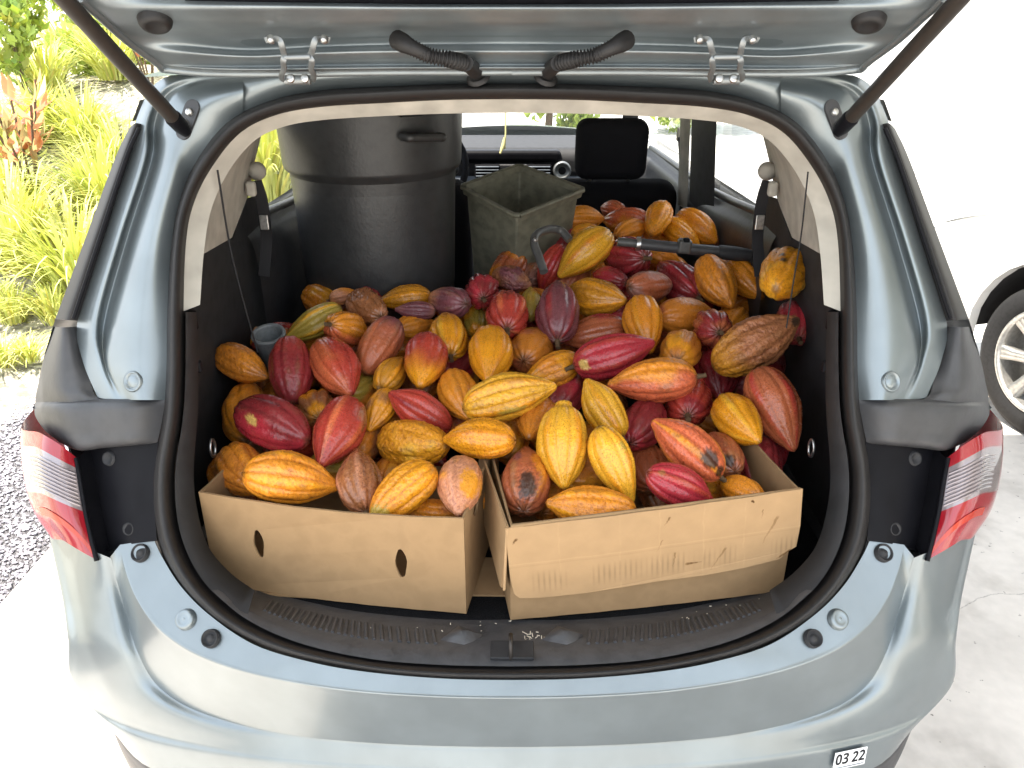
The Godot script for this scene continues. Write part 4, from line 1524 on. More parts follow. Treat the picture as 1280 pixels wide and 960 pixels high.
func build_boxes() -> void:
	var card: Material = M["cardboard"]
	(M["cardboard flap"] as StandardMaterial3D).albedo_texture = flap_texture()
	# the left one, with two hand holes
	var fl := at_y(270, 730, 0.603)
	var fr := at_y(583, 767, 0.603)
	var w := fl.distance_to(fr)
	var xd := (fr - fl).normalized()
	var back := Vector3.UP.cross(xd) * -1.0
	if back.z > 0:
		back = -back
	var h := 0.198
	var o := thing("cardboard_box", "plain cardboard box on the left with two torn eye-shaped hand holes, full of pods", "cardboard box", "boxes of pods in the cargo bay", fl)
	var basis := Basis(xd, Vector3.UP, -back)
	o.basis = basis
	var d := 0.31
	part("front_panel", board(wavy(w, h, 0.006, 0.0004), [oval(w * 0.215, h * 0.53, 0.0092, 0.030), oval(w * 0.765, h * 0.49, 0.0098, 0.030)], 0.004, 0.008), card, o, Vector3(0, 0, -0.004))
	part("side_panel", board(wavy(d, h, 0.004, 0.0004), [oval(d * 0.30, h * 0.80, 0.02, 0.012)], 0.004), card, o, Transform3D(Basis(Vector3.BACK * -1.0, Vector3.UP, Vector3.RIGHT), Vector3(w - 0.004, 0, -0.001)))
	part("side_panel", board(wavy(d, h, 0.004, 0.0004), [], 0.004), card, o, Transform3D(Basis(Vector3.BACK * -1.0, Vector3.UP, Vector3.RIGHT), Vector3(0.0, 0, -0.001)))
	part("back_panel", board(wavy(w, h * 0.55, 0.004, 0.0004), [], 0.004), card, o, Vector3(0, 0, -d))
	part("bottom", rbox(Vector3(w - 0.01, 0.004, d - 0.01), 0.001), card, o, Vector3(w / 2, 0.004, -d / 2))
	# the right one, its flaps folded out and down
	fl = at_y(638, 775, 0.603)
	fr = at_y(977, 739, 0.603)
	w = fl.distance_to(fr)
	xd = (fr - fl).normalized()
	back = xd.cross(Vector3.UP)
	if back.z > 0:
		back = -back
	h = 0.196
	o = thing("cardboard_box", "stained cardboard box on the right with its flaps folded down outside, full of pods", "cardboard box", "boxes of pods in the cargo bay", fl)
	o.basis = Basis(xd, Vector3.UP, -back)
	part("front_panel", board(wavy(w, h, 0.0, 0.0004, 0.022), [], 0.004, 0.004), card, o, Vector3(0, 0, -0.004))
	part("side_panel", board(wavy(d, h + 0.022, 0.004, 0.0004), [], 0.004), card, o, Transform3D(Basis(Vector3.BACK * -1.0, Vector3.UP, Vector3.RIGHT), Vector3(w - 0.004, 0, -0.001)))
	part("side_panel", board(wavy(d, h, 0.004, 0.0004), [], 0.004), card, o, Transform3D(Basis(Vector3.BACK * -1.0, Vector3.UP, Vector3.RIGHT), Vector3(0.0, 0, -0.001)))
	part("back_panel", board(wavy(w, h * 0.55, 0.004, 0.0004), [], 0.004), card, o, Vector3(0, 0, -d))
	part("bottom", rbox(Vector3(w - 0.01, 0.004, d - 0.01), 0.001), card, o, Vector3(w / 2, 0.004, -d / 2))
	var fw := w + 0.012
	var outline := PackedVector2Array()
	var lower := [[0.0, 0.136], [0.004, 0.045], [0.012, 0.016], [0.03, 0.006], [0.10, 0.002], [0.25, 0.000], [0.38, 0.002], [0.50, 0.004], [0.66, 0.002], [0.80, 0.004], [0.93, 0.010], [0.965, 0.024], [0.99, 0.030], [1.0, 0.070]]
	for e in lower:
		outline.append(Vector2(e[0] * fw, e[1]))
	for i in 13:
		var t := 1.0 - i / 12.0
		outline.append(Vector2(t * fw, 0.142 + 0.0006 * sin(i * 2.1)))
	var tilt := Basis(Vector3.BACK, 0.051) * Basis(Vector3.RIGHT, -0.085)
	part("front_flap", board(outline, [], 0.0035, 0.006), M["cardboard flap"], o, Transform3D(tilt, Vector3(-0.002, h - 0.142, 0.0155)))
	part("fold", tube([Vector3(0.0, h, 0.003), Vector3(w * 0.5, h + 0.012, 0.006), Vector3(w, h + 0.022, 0.003)], 0.0038, 8), card, o)
	var so := PackedVector2Array([Vector2(0.0, 0.002), Vector2(0.012, -0.004), Vector2(0.05, 0.0), Vector2(0.14, 0.008), Vector2(0.22, 0.012), Vector2(0.26, 0.02), Vector2(0.262, 0.125), Vector2(0.0, 0.125)])
	part("side_flap", board(so, [], 0.004), card, o, Transform3D(Basis(Vector3(-0.05, 0, -1).normalized(), Vector3(0.07, 1, 0).normalized(), Vector3.RIGHT), Vector3(-0.016, h - 0.123, 0.004)))
	part("corrugated_edge", tube([Vector3(-0.0115, h - 0.125, 0.0055), Vector3(-0.006, h - 0.002, 0.0055)], 0.0028, 6), M["cardboard edge"], o)
	# loose sheet under the left box
	var pts := PackedVector2Array()
	var origin := at_y(313, 737, 0.598)
	for q in [[313, 737], [338, 745], [420, 750], [470, 751], [560, 745], [634, 746], [634, 700], [420, 690], [300, 700]]:
		var p := at_y(q[0], q[1], 0.598) - origin
		pts.append(Vector2(p.x, -p.z))
	single("cardboard_sheet", board(pts, [], 0.004), card, "loose sheet of cardboard sticking out under the left box", "cardboard sheet", "", Transform3D(Basis(Vector3.RIGHT, -PI / 2), origin))

func build_load() -> void:
	# tall black bin behind the pods
	var o := thing("trash_bin", "tall black plastic bin standing behind the pods on the left", "trash bin", "", Vector3(-0.367, 0.50, EYE.z - 2.17))
	part("body", lathe([Vector2(0.0, 0.0), Vector2(0.178, 0.0), Vector2(0.188, 0.008), Vector2(0.206, 0.40), Vector2(0.2135, 0.62), Vector2(0.2150, 0.66), Vector2(0.214, 0.675), Vector2(0.219, 0.692), Vector2(0.230, 0.702), Vector2(0.2325, 0.712), Vector2(0.241, 0.880), Vector2(0.2425, 0.892), Vector2(0.235, 0.892), Vector2(0.21, 0.6), Vector2(0.18, 0.05), Vector2(0.0, 0.05)], 72), M["bin plastic"], o)
	part("rim", lathe([Vector2(0.238, 0.880), Vector2(0.250, 0.880), Vector2(0.254, 0.886), Vector2(0.253, 0.902), Vector2(0.246, 0.910), Vector2(0.236, 0.908), Vector2(0.234, 0.886)], 72), M["bin plastic"], o)
	for an0 in [0.66, PI + 0.66]:
		var grip := []
		for i in 13:
			var a: float = PI / 2 - an0 - 0.16 + 0.36 * i / 12.0
			a = PI / 2 - (an0 + 0.02) - 0.20 + 0.42 * i / 12.0
			var rr := 0.268 if i > 0 and i < 12 else 0.246
			grip.append(Vector3(cos(a) * rr, 0.792 + 0.008 * i / 12.0, sin(a) * rr))
		part("handle", tube(smooth_line(grip, 40), 0.0105, 12), M["bin plastic"], o)
		var roof := []
		for e in [[0.240, 0.874], [0.262, 0.872], [0.266, 0.858], [0.262, 0.846], [0.240, 0.842]]:
			var line := []
			for i in 13:
				var a: float = PI / 2 - (an0 + 0.02) - 0.23 + 0.46 * i / 12.0
				line.append(Vector3(cos(a) * e[0], e[1], sin(a) * e[0]))
			roof.append(line)
		part("handle_hood", grid(roof), M["bin plastic"], o)
	# square grey-green tub, leaning back towards the camera
	var f := at_back(646, 270, 2.10)
	var b := at_back(649, 207, 2.50)
	var r := at_back(730, 237, 2.32)
	var l := at_back(577, 233, 2.32)
	var mid := (f + b + r + l) * 0.25
	var down := (r - l).cross(b - f).normalized()
	if down.y > 0:
		down = -down
	var rows := []
	for e in [[0.30, 0.80, 0.0], [0.30, 0.80, 0.012], [0.016, 0.94, 0.0], [0.020, 1.0, 0.0], [0.0, 1.03, 0.0], [-0.004, 1.02, 0.0], [-0.003, 0.96, 0.0], [0.010, 0.90, 0.0], [0.27, 0.76, 0.0]]:
		var line := []
		var cs := [f, r, b, l]
		for k in 4:
			var c: Vector3 = cs[k]
			var nx: Vector3 = cs[(k + 1) % 4]
			for t in [0.04, 0.5, 0.96]:
				var q: Vector3 = c.lerp(nx, t) - mid
				line.append(mid + q * e[1] + down * e[0])
		rows.append(line)
	var centre_low := []
	var centre_in := []
	for k in 12:
		centre_low.append(mid + down * 0.30)
		centre_in.append(mid + down * 0.27)
	var st := []
	st.append(grid([centre_low, rows[0]], true))
	for i in range(1, rows.size() - 1):
		st.append(grid([rows[i], rows[i + 1]], true))
	st.append(grid([rows[rows.size() - 1], centre_in], true))
	var tub := thing("square_tub", "grubby grey-green square plastic tub behind the pods, beside the black bin", "plastic tub")
	part("tub_wall", join(st), M["bin green"], tub)
	var lip := []
	for k in 12:
		lip.append(rows[4][k])
	lip.append(rows[4][0])
	part("rim", tube(lip, 0.006, 8, false), M["bin green"], tub)
	# black telescopic pole lying across the heap
	var a := at_depth(772, 302, 2.06)
	var z := at_depth(938, 319, 2.06)
	var p := thing("telescopic_pole", "black telescopic pole with a clamp lying across the pods at the back", "pole")
	var d := (z - a).normalized()
	var full := a.distance_to(z)
	part("pole_tube", tube([a, a + d * full * 0.16], 0.011, 16), M["grey plastic"], p)
	part("pole_tube", tube([a + d * full * 0.15, a + d * full * 0.36, a + d * full * 0.76], 0.0145, 16), M["black plastic"], p)
	part("pole_grip", tube([a + d * full * 0.755, a + d * full * 0.77, a + d * full * 0.90, z], [0.0155, 0.0185, 0.0185, 0.015], 16), M["trim black"], p)
	var cl := a + d * full * 0.50
	part("clamp", rbox(Vector3(0.036, 0.036, 0.034), 0.008), M["grey plastic"], p, Transform3D(Basis(d, Vector3.UP, d.cross(Vector3.UP)).orthonormalized(), cl + Vector3(0, 0.006, 0)))
	part("clamp_button", rbox(Vector3(0.016, 0.012, 0.014), 0.004), M["gloss black"], p, cl + Vector3(0.002, 0.024, 0.010))
	part("collar", tube([a + d * full * 0.14, a + d * full * 0.17], 0.018, 16), M["steel"], p)
	# grey bent handle beside it
	var hnd := thing("bent_handle", "curved grey plastic handle poking up beside the square tub", "handle")
	var line := []
	for q in [[712, 300, 2.04], [700, 288, 2.05], [684, 287, 2.03], [670, 294, 2.0], [668, 306, 1.98], [674, 322, 1.96], [680, 340, 1.94]]:
		line.append(at_depth(q[0], q[1], q[2]))
	part("grip", tube(smooth_line(line, 40), 0.0105, 14), M["grey plastic"], hnd)
	part("bolt", lathe([Vector2(0, 0.004), Vector2(0.005, 0.003), Vector2(0.006, 0.0)], 12), M["steel"], hnd, facing(at_depth(669, 300, 1.972), EYE - at_depth(669, 300, 1.972)))
	# pale cup by the left wall
	single("plastic_cup", lathe([Vector2(0.0, -0.09), Vector2(0.030, -0.09), Vector2(0.036, 0.0), Vector2(0.0385, 0.002), Vector2(0.039, 0.006), Vector2(0.036, 0.009), Vector2(0.031, 0.008), Vector2(0.029, 0.004), Vector2(0.027, -0.06), Vector2(0.0, -0.06)], 36), M["pale plastic"], "pale grey plastic cup with a dark inside, by the left wall of the bay", "cup", "", Transform3D(Basis(Vector3.RIGHT, 0.30), at_depth(336, 420, 1.82)))
	# cord hung from the mirror
	var orn := thing("hanging_cord", "yellowish cord with a small tassel hanging from the rear-view mirror", "hanging cord")
	part("cord", tube([at_depth(632, 138, 3.6), at_depth(632, 165, 3.6), at_depth(631, 186, 3.6)], 0.004, 6), M["dry cord"], orn)
	part("tassel", tube([at_depth(631, 172, 3.59), at_depth(629, 182, 3.59), at_depth(625, 192, 3.58)], [0.006, 0.010, 0.004], 8), M["dry cord"], orn)
	# spilt bits of chaff on the sill
	var bits := []
	for i in 46:
		var q := Vector2(rng.randf_range(655, 690), rng.randf_range(790, 802)) if i < 16 else (Vector2(rng.randf_range(850, 960), 0) if i < 34 else Vector2(rng.randf_range(400, 640), rng.randf_range(775, 800)))
		if q.y == 0:
			q.y = 800.0 - (q.x - 640.0) * 0.14 + rng.randf_range(-12, 12)
		var bit := rng.randf_range(0.003, 0.009) if i < 16 else rng.randf_range(0.001, 0.004)
		bits.append([rbox(Vector3(bit, 0.0012, 0.0014), 0.0005), Transform3D(Basis(Vector3.UP, rng.randf() * TAU) * Basis(Vector3.BACK, rng.randf_range(-0.3, 0.3)), at_y(q.x, q.y, 0.6135 if i < 16 else 0.6115))])
	var ch := part("dry_chaff", join(bits), M["pale straw"], self)
	ch.set_meta("kind", "stuff")
	ch.set_meta("label", "bits of dry pale chaff spilt on the black sill")
	ch.set_meta("category", "chaff")

func list_pods() -> void:
	# --- far right, behind the pole
	pod(765, 262, 34, 24, 170, 2.5, "ksm", "", "reddish pod barely showing behind the fluted orange pods at the very back")
	pod(901, 286, 44, 27, -25, 1.5, "mgm", "w", "dull olive-orange pod at the back right, next to the dark door lining")
	pod(909, 300, 34, 24, 20, 1.5, "pbm", "wD", "small purplish wrinkled pod under the back right end of the heap")
	pod(730, 273, 54, 31, 0, 0.5, "oas", "k", "orange pod farthest back on the left, its dark stalk to the left")
	pod(782, 277, 62, 36, 178, 0.5, "oks", "+G", "fluted orange-red pod in the back row with its tip to the left")
	pod(789, 289, 46, 28, 25, 0.3, "oay", "+", "small fluted orange pod below the back row, left of the upright one")
	pod(823, 274, 48, 32, 250, 0.0, "oym", "wR", "orange pod standing upright in the middle of the back row")
	pod(871, 285, 64, 37, -33, 0.4, "oyh", "G", "orange pod with a shining ridge, highest right of the upright one")
	pod(852, 292, 58, 32, -33, 0.2, "yoh", "G", "yellow-orange pod with a bright ridge resting just over the pole's clamp")
	pod(818, 299, 46, 24, 4, 1.6, "oam", "", "orange pod tucked under the back row just behind the pole")
	pod(707, 300, 44, 34, 70, 1.8, "dcm", "", "dark red pod beside the curved grey handle")
	pod(735, 292, 44, 26, 5, 1.0, "yom", "+", "yellowish pod half hidden under the farthest left orange pod")
	pod(785, 301, 46, 26, 170, 1.2, "nam", "", "tan pod end showing above the dark red pod by the pole")
	# --- in front of the pole
	pod(731, 318, 88, 47, 222, 0.0, "Yoh", "G-", "large pale orange pod leaning steeply by the grey handle, tip down left")
	pod(780, 320, 66, 48, 176, 0.6, "dch", "+kG", "dark red ribbed pod under the end of the grey pole")
	pod(690, 335, 66, 32, 245, 0.8, "rch", "+G", "slim red pod pressed against the left side of the large pale orange one")
	pod(762, 348, 48, 30, 165, 1.0, "dcm", "+kG", "small dark red ribbed pod below the dark red one by the pole")
	pod(825, 319, 56, 28, -18, 1.4, "yom", "", "yellow-orange pod just in front of the pole's middle")
	pod(745, 372, 80, 48, -4, 0.4, "myh", "wG", "mustard yellow pod lying level behind the dark purple one")
	pod(812, 357, 58, 38, 6, 0.4, "swm", "R", "dusty red-brown smooth pod with a blunt tip, left of the maroon ribbed one")
	pod(848, 350, 74, 47, 142, 0.6, "dch", "+kGS", "maroon ribbed pod with its cut stalk facing down to the right")
	pod(897, 352, 78, 46, -55, 0.2, "oah", "w", "orange pod sloping down to the right, beside the maroon ribbed one")
	pod(932, 350, 66, 38, -42, 0.9, "oyn", "G", "orange-yellow pod between the sloping orange pod and the round spotted one")
	pod(944, 337, 36, 22, -10, 1.8, "pwm", "wD", "shrivelled mauve-brown pod at the end of the pole")
	pod(979, 343, 68, 59, 252, -5.4, "yYm", "wR", "round yellow pod with dark specks at the right edge, tip towards us", [[0.35, 0.25, 0.16, "x", 1.0], [0.1, 0.4, 0.12, "x", 1.0]])
	pod(994, 401, 62, 48, 110, -1.0, "dcm", "+k", "dark red pod against the right wall, below the round yellow one")
	pod(925, 387, 50, 34, 40, 2.6, "am", "", "dark orange pod deep behind the rough brown one")
	pod(941, 378, 44, 30, -30, 3.0, "am", "", "shaded brownish pod below the orange-yellow one at the right")
	# --- middle, upper
	pod(697, 388, 84, 53, 91, 0.0, "pdh", "+kG", "dark purple-red pod standing upright with its stalk at the bottom")
	pod(633, 389, 64, 51, 92, 0.3, "rkh", "+kGS", "red ribbed pod left of the dark purple one, its stalk end low")
	pod(662, 380, 46, 28, 88, 1.4, "gam", "", "olive-orange pod squeezed between the red and the dark purple pods")
	pod(640, 350, 54, 30, -18, 1.0, "bpm", "ZDW", "shrivelled brown rotten pod at the top of the middle of the heap")
	pod(668, 345, 34, 30, 40, 1.5, "wbm", "R", "dusty mauve-brown pod end under the curved grey handle")
	pod(600, 363, 46, 42, 110, 0.5, "dcm", "+kGS", "dark maroon star-ribbed pod facing us at the back, right of the purple-grey one")
	pod(561, 376, 54, 38, 168, 0.6, "pnt", "+R", "purple-grey pod fading to tan, in the back row left of the maroon star")
	pod(506, 374, 70, 31, 184, 0.6, "myh", "wG", "long mustard yellow pod highest in the left back row")
	pod(519, 388, 52, 24, 175, 0.9, "pwm", "+", "mauve pod lying under the long mustard one")
	pod(520, 408, 54, 32, 10, 1.3, "oam", "", "dull orange pod under the mauve one, left of the stalked yellow pod")
	pod(457, 383, 58, 42, 140, 0.3, "bnm", "ZG", "lumpy glossy brown pod near the left end of the back row")
	pod(430, 370, 38, 20, 10, 1.0, "onm", "+k", "tan-orange pod peeping over the back on the far left")
	pod(421, 381, 42, 18, 20, 1.2, "wdm", "+", "thin mauve ribbed pod above the olive yellow one")
	pod(392, 404, 82, 37, 205, 0.4, "gYh", "+", "olive yellow ribbed pod rising to the right at the back left")
	pod(435, 412, 58, 43, -20, 0.2, "oks", "+kGS", "red-topped orange pod with its star-shaped stalk end to the left")
	pod(476, 432, 82, 47, 235, 0.2, "spe", "R", "brown-red pod with its pointed tip down to the left, over the shaded gap")
	pod(560, 418, 66, 47, 95, 0.2, "yYh", "+kGS", "yellow ribbed pod with its stalk end low, in the middle left")
	pod(593, 399, 46, 29, 95, 0.9, "gym", "G", "small olive-yellow pod behind the neck of the smooth yellow one")
	pod(611, 444, 78, 56, 267, 0.0, "yoh", "GN-", "smooth yellow pod with a narrow neck, tip straight down")
	pod(664, 436, 62, 54, 60, 1.2, "asm", "R-", "dull orange-red rounded pod between the smooth yellow pod and the dark purple one")
	pod(530, 452, 76, 54, 258, 0.0, "ryt", "G-", "pink-red pod turning yellow at its tip, which points down")
	pod(490, 467, 56, 36, 52, 0.9, "myh", "+k", "ochre ribbed pod with its stalk end down, left of the pink-red one")
	# --- left edge
	pod(304, 455, 74, 44, -38, 0.4, "aom", "w", "orange-brown pod at the left wall, uppermost there", [[0.5, 0.15, 0.10, "x", 1.6], [0.42, -0.1, 0.07, "x", 1.0]])
	pod(363, 462, 88, 53, 266, 0.2, "dre", "R", "dark red pod standing upright beside the pale cup")
	pod(346, 440, 66, 34, 60, 1.5, "bam", "", "brown pod hidden behind the dark red upright one")
	pod(419, 460, 86, 57, 295, 0.0, "krz", "G-", "orange pod blushing red to the right, its tip down, in the left of the heap")
	pod(311, 514, 88, 60, 82, 0.9, "aom", "k", "big orange-brown pod at the left wall behind the purple one")
	pod(340, 531, 102, 63, -34, 0.0, "dcs", "GR", "purple-maroon pod with a yellow scar, at the left", [[-0.12, 0.18, 0.20, "l", 1.8]])
	pod(397, 512, 54, 50, 95, 1.4, "bym", "+G", "striped brown-yellow pod in the gap between the three red ones")
	pod(421, 540, 100, 61, 238, 0.0, "rkh", "G-", "bright red pod with its pointed tip down to the left", [[-0.45, -0.75, 0.28, "b", 2.2]])
	pod(474, 513, 62, 36, 238, 1.0, "ybm", "+", "ochre pod showing between the bright red pod and the smaller red one")
	pod(525, 514, 92, 47, 146, 0.7, "rdh", "G+", "red ribbed pod behind the warty yellow one")
	pod(575, 494, 72, 48, 290, 0.6, "ony", "+", "tan-orange pod left of the long bright yellow one")
	# --- middle
	pod(637, 497, 124, 58, 14, -0.6, "Yyh", "+w", "long bright yellow pod lying level across the middle of the heap", [[0.1, 0.6, 0.18, "g", 4.0]])
	pod(688, 463, 80, 44, 205, 0.7, "yom", "w", "yellow pod sloping behind the long bright yellow one")
	pod(517, 553, 92, 60, -8, -0.2, "yYm", "WkR", "warty yellow pod with its stalk to the left, in front of the smaller red one")
	pod(599, 550, 94, 51, 178, -0.3, "yoh", "G-w", "smooth orange-yellow pod with its pointed tip to the left, over the gap between the boxes")
	pod(458, 552, 66, 50, 235, 1.2, "bam", "", "tan-brown pod hidden behind the bright red one and the warty yellow one")
	pod(452, 600, 88, 55, 93, 0.0, "bnh", "wkG", "brown-pink pod standing in the left box with its stalk end down")
	pod(364, 600, 122, 64, -18, 0.0, "oyh", "w", "largest orange pod lying in the front of the left box")
	pod(305, 590, 78, 58, -65, 0.9, "aom", "w", "dark orange pod in the left corner of the left box")
	pod(412, 585, 66, 48, 160, 1.8, "gam", "", "dark mustard pod in the gap below the bright red tip")
	pod(505, 616, 104, 55, 217, 0.0, "yot", "Rw", "orange-yellow pod with a greenish tip sloping into the left box", [[0.9, 0.0, 0.45, "g", 1.2]])
	pod(576, 609, 80, 56, 264, -0.1, "nym", "w-", "pinkish tan pod turned tip down at the right end of the left box", [[0.35, -0.55, 0.5, "y", 1.6]])
	pod(540, 641, 76, 36, 170, 0.7, "onm", "w", "orange pod low in the front of the left box, mostly hidden")
	pod(500, 590, 70, 50, 30, 2.0, "am", "", "shaded pod deep in the left box under the warty yellow one")
	# --- right box
	pod(656, 598, 92, 61, 88, 0.0, "sbh", "w", "dark-striped brown pod with one orange side, left corner of the right box", [[-0.55, 0.12, 0.34, "x", 2.4], [0.35, -0.35, 0.22, "p", 3.0], [0.2, 0.75, 0.42, "o", 3.0]])
	pod(705, 556, 112, 63, 272, -0.5, "Yyh", "G+N", "bright yellow pod with its tip straight down, highest in the right box's left half")
	pod(769, 580, 106, 51, 298, -0.5, "Yyh", "G", "bright yellow pod sloping down right, beside the one that points straight down", [[-0.3, -0.7, 0.2, "g", 2.0]])
	pod(755, 510, 88, 47, 125, -0.2, "Yyh", "GkS", "yellow pod above the sloping bright yellow one, its stalk end down to the right")
	pod(739, 634, 116, 56, 178, 0.2, "oyh", "w", "wide orange-yellow pod lying along the front edge of the right box")
	pod(738, 596, 80, 54, 10, 1.4, "am", "", "shaded orange pod behind the wide one in the right box")
	pod(673, 528, 64, 52, 238, 0.9, "aom", "G", "orange pod half hidden behind the bright yellow one that points down")
	pod(767, 443, 108, 55, 20, -0.3, "crh", "Gk", "bright crimson pod with a pale scar at its left end, in the middle right", [[-0.72, 0.0, 0.22, "l", 1.0]])
	pod(742, 417, 88, 43, 194, 0.6, "sdm", "G", "dusky red pod lying behind the bright crimson one, tip to the left")
	pod(815, 476, 114, 55, 190, -0.4, "kos", "wk", "coral pod with a wrinkled pink top and its stalk to the right")
	pod(806, 406, 78, 48, 285, 0.1, "oyh", "G+", "orange pod standing between the bright crimson pod and the dull red one")
	pod(856, 396, 74, 46, 5, 0.8, "asm", "R-", "dull orange-red smooth pod behind the star-ribbed dark one")
	pod(889, 411, 50, 47, 160, 0.0, "sdm", "+kGS", "dark star-ribbed pod facing us with its pale stalk scar, left of the rough brown one")
	pod(851, 438, 56, 50, 75, 0.6, "aym", "R", "ochre orange round pod above the stalk of the coral one")
	pod(917, 400, 46, 38, 60, 1.0, "oam", "", "small orange-ochre pod between the dark star-ribbed pod and the rough brown one")
	pod(944, 430, 122, 62, 38, -1.6, "bme", "W+", "rough brown warty pod at the right, the roughest of all", [[0.92, 0.1, 0.30, "x", 1.0]])
	pod(895, 462, 84, 56, 285, 1.6, "dcm", "+G", "dark magenta pod in the shade below the star-ribbed one")
	pod(950, 468, 84, 50, 45, 1.9, "dpm", "", "dark purple pod under the rough brown one")
	pod(861, 500, 66, 57, 92, 0.3, "rdm", "+kGS", "red ribbed pod facing us with its stalk below, over the coral rotting one")
	pod(925, 525, 80, 54, -42, 0.0, "yYh", "G", "glossy yellow pod at the right, beside the big orange-red one")
	pod(968, 511, 116, 63, 302, 0.0, "srh", "G-", "big dusky orange-red pod at the right wall, its tip down to the right")
	pod(858, 561, 112, 58, 146, -0.4, "koh", "wkS", "coral pod with a black rotten patch near its stalk, in the right box", [[-0.55, 0.30, 0.42, "x", 1.3], [-0.85, 0.2, 0.30, "x", 1.0]])
	pod(903, 565, 66, 46, 130, 0.9, "sbm", "w", "brown-red pod behind the rotting coral one", [[-0.8, 0.0, 0.4, "x", 1.0]])
	pod(950, 587, 88, 54, 280, 0.6, "dcm", "+", "maroon pod in the right corner of the right box")
	pod(850, 609, 92, 50, -18, 0.0, "crh", "+GS", "crimson ribbed pod at the front of the right box", [[-0.7, -0.3, 0.2, "b", 1.0]])
	pod(925, 612, 60, 38, 165, 0.2, "oyt", "G", "small orange-yellow pod tip just over the front edge of the right box")
	pod(806, 528, 76, 54, 60, 1.6, "dcm", "", "shaded dark red pod under the coral one with the stalk")
	pod(706, 488, 72, 50, 70, 1.7, "dcm", "", "shaded magenta pod between the long yellow pod and the yellow stalked one")
	pod(808, 580, 74, 52, 110, 2.0, "sbm", "", "shaded brown pod between the sloping yellow pod and the crimson one")
	pod(775, 399, 62, 44, 30, 2.2, "dcm", "", "shaded dark red pod behind the orange one in the middle right")
	pod(570, 455, 62, 48, 60, 2.0, "dcm", "", "shaded maroon pod behind the stalk of the yellow ribbed one")
	pod(452, 486, 62, 46, 20, 2.2, "gam", "", "shaded olive pod under the tip of the brown-red one")
	pod(595, 610, 60, 44, 80, 2.4, "am", "", "shaded orange pod at the right inner corner of the left box")
	pod(880, 610, 66, 48, 20, 2.2, "am", "", "shaded tan pod between the crimson pod and the small yellow tip")
	pod(690, 622, 60, 46, 60, 2.2, "am", "", "shaded orange pod behind the striped brown one in the right box")
	pod(870, 375, 60, 42, 10, 2.4, "dcm", "", "shaded dark red pod under the maroon stalked one")
	pod(788, 340, 56, 36, 20, 2.6, "dsm", "", "shaded red pod under the dark red one by the pole")
	pod(720, 345, 58, 36, 60, 2.6, "sam", "", "shaded pod under the large pale orange one")
	pod(585, 420, 54, 40, 20, 3.0, "am", "", "shaded pod under the small olive-yellow one")
	pod(500, 420, 60, 42, 10, 3.0, "am", "", "shaded pod below the dull orange one on the left")
	pod(380, 440, 60, 42, 10, 3.0, "am", "", "shaded pod below the olive yellow one on the left")
	pod(345, 500, 66, 48, 60, 3.0, "am", "", "shaded pod between the left wall pods and the dark red one")
	pod(560, 530, 66, 48, 30, 2.6, "sam", "", "shaded pod under the tan-orange one in the middle")
	pod(640, 550, 62, 48, 80, 2.8, "am", "", "shaded pod behind the brown striped one and the smooth orange-yellow one")
	pod(650, 415, 56, 42, 60, 3.0, "dcm", "", "shaded dark pod below the red ribbed one")
	pod(740, 550, 70, 50, 60, 2.8, "am", "", "shaded pod between the two bright yellow ones")
	pod(885, 545, 66, 48, 60, 2.8, "sam", "", "shaded pod below the red ribbed one with the stalk")
	pod(960, 560, 66, 48, 60, 2.6, "dcm", "", "shaded maroon pod below the big dusky orange-red one")
	pod(910, 340, 56, 36, 20, 3.0, "am", "", "shaded pod under the end of the pole")
	pod(835, 425, 60, 42, 20, 3.0, "sam", "", "shaded pod under the dull orange-red smooth one")
	pod(960, 385, 60, 40, 20, 3.0, "dcm", "", "shaded dark pod between the round yellow one and the rough brown one")

# ------------------------------------------------------------------ outside
func concrete_texture() -> ImageTexture:
	var size := 1024
	var im := Image.create(size, size, false, Image.FORMAT_RGB8)
	var a := FastNoiseLite.new()
	a.seed = 5
	a.frequency = 0.006
	a.fractal_octaves = 6
	var b := FastNoiseLite.new()
	b.seed = 9
	b.frequency = 0.05
	b.fractal_octaves = 3
	for y in size:
		for x in size:
			# fold the noise so that the sheet joins up with itself
			var fx := absf(x - size * 0.5)
			var fy := absf(y - size * 0.5)
			var k := 0.57 + 0.09 * a.get_noise_2d(fx, fy) + 0.035 * b.get_noise_2d(x, y)
			var st := clampf(a.get_noise_2d(fx * 1.4 + 900.0, fy * 1.4) * 2.2 - 0.25, 0.0, 1.0)
			var c := Color(k * 1.06, k * 0.985, k * 0.91).lerp(Color(k * 0.72, k * 0.66, k * 0.60), st * 0.7)
			im.set_pixel(x, y, c.linear_to_srgb())
	var r := RandomNumberGenerator.new()
	r.seed = 4
	for crack in 6:                                        # hairline cracks
		var p := Vector2(r.randf() * size, r.randf() * size)
		var dir := r.randf() * TAU
		for i in 420:
			dir += r.randf_range(-0.13, 0.13)
			p += Vector2(cos(dir), sin(dir))
			var x := posmod(int(p.x), size)
			var y := posmod(int(p.y), size)
			im.set_pixel(x, y, im.get_pixel(x, y).darkened(0.17))
			if r.randf() < 0.35:
				im.set_pixel(posmod(x + 1, size), y, im.get_pixel(posmod(x + 1, size), y).darkened(0.12))
	for spot in 700:
		var p := Vector2i(r.randi() % size, r.randi() % size)
		for k in r.randi_range(1, 6):
			var q := p + Vector2i(r.randi_range(-1, 1), r.randi_range(-1, 1))
			im.set_pixel(posmod(q.x, size), posmod(q.y, size), im.get_pixel(posmod(q.x, size), posmod(q.y, size)).darkened(0.35))
	return ImageTexture.create_from_image(im)

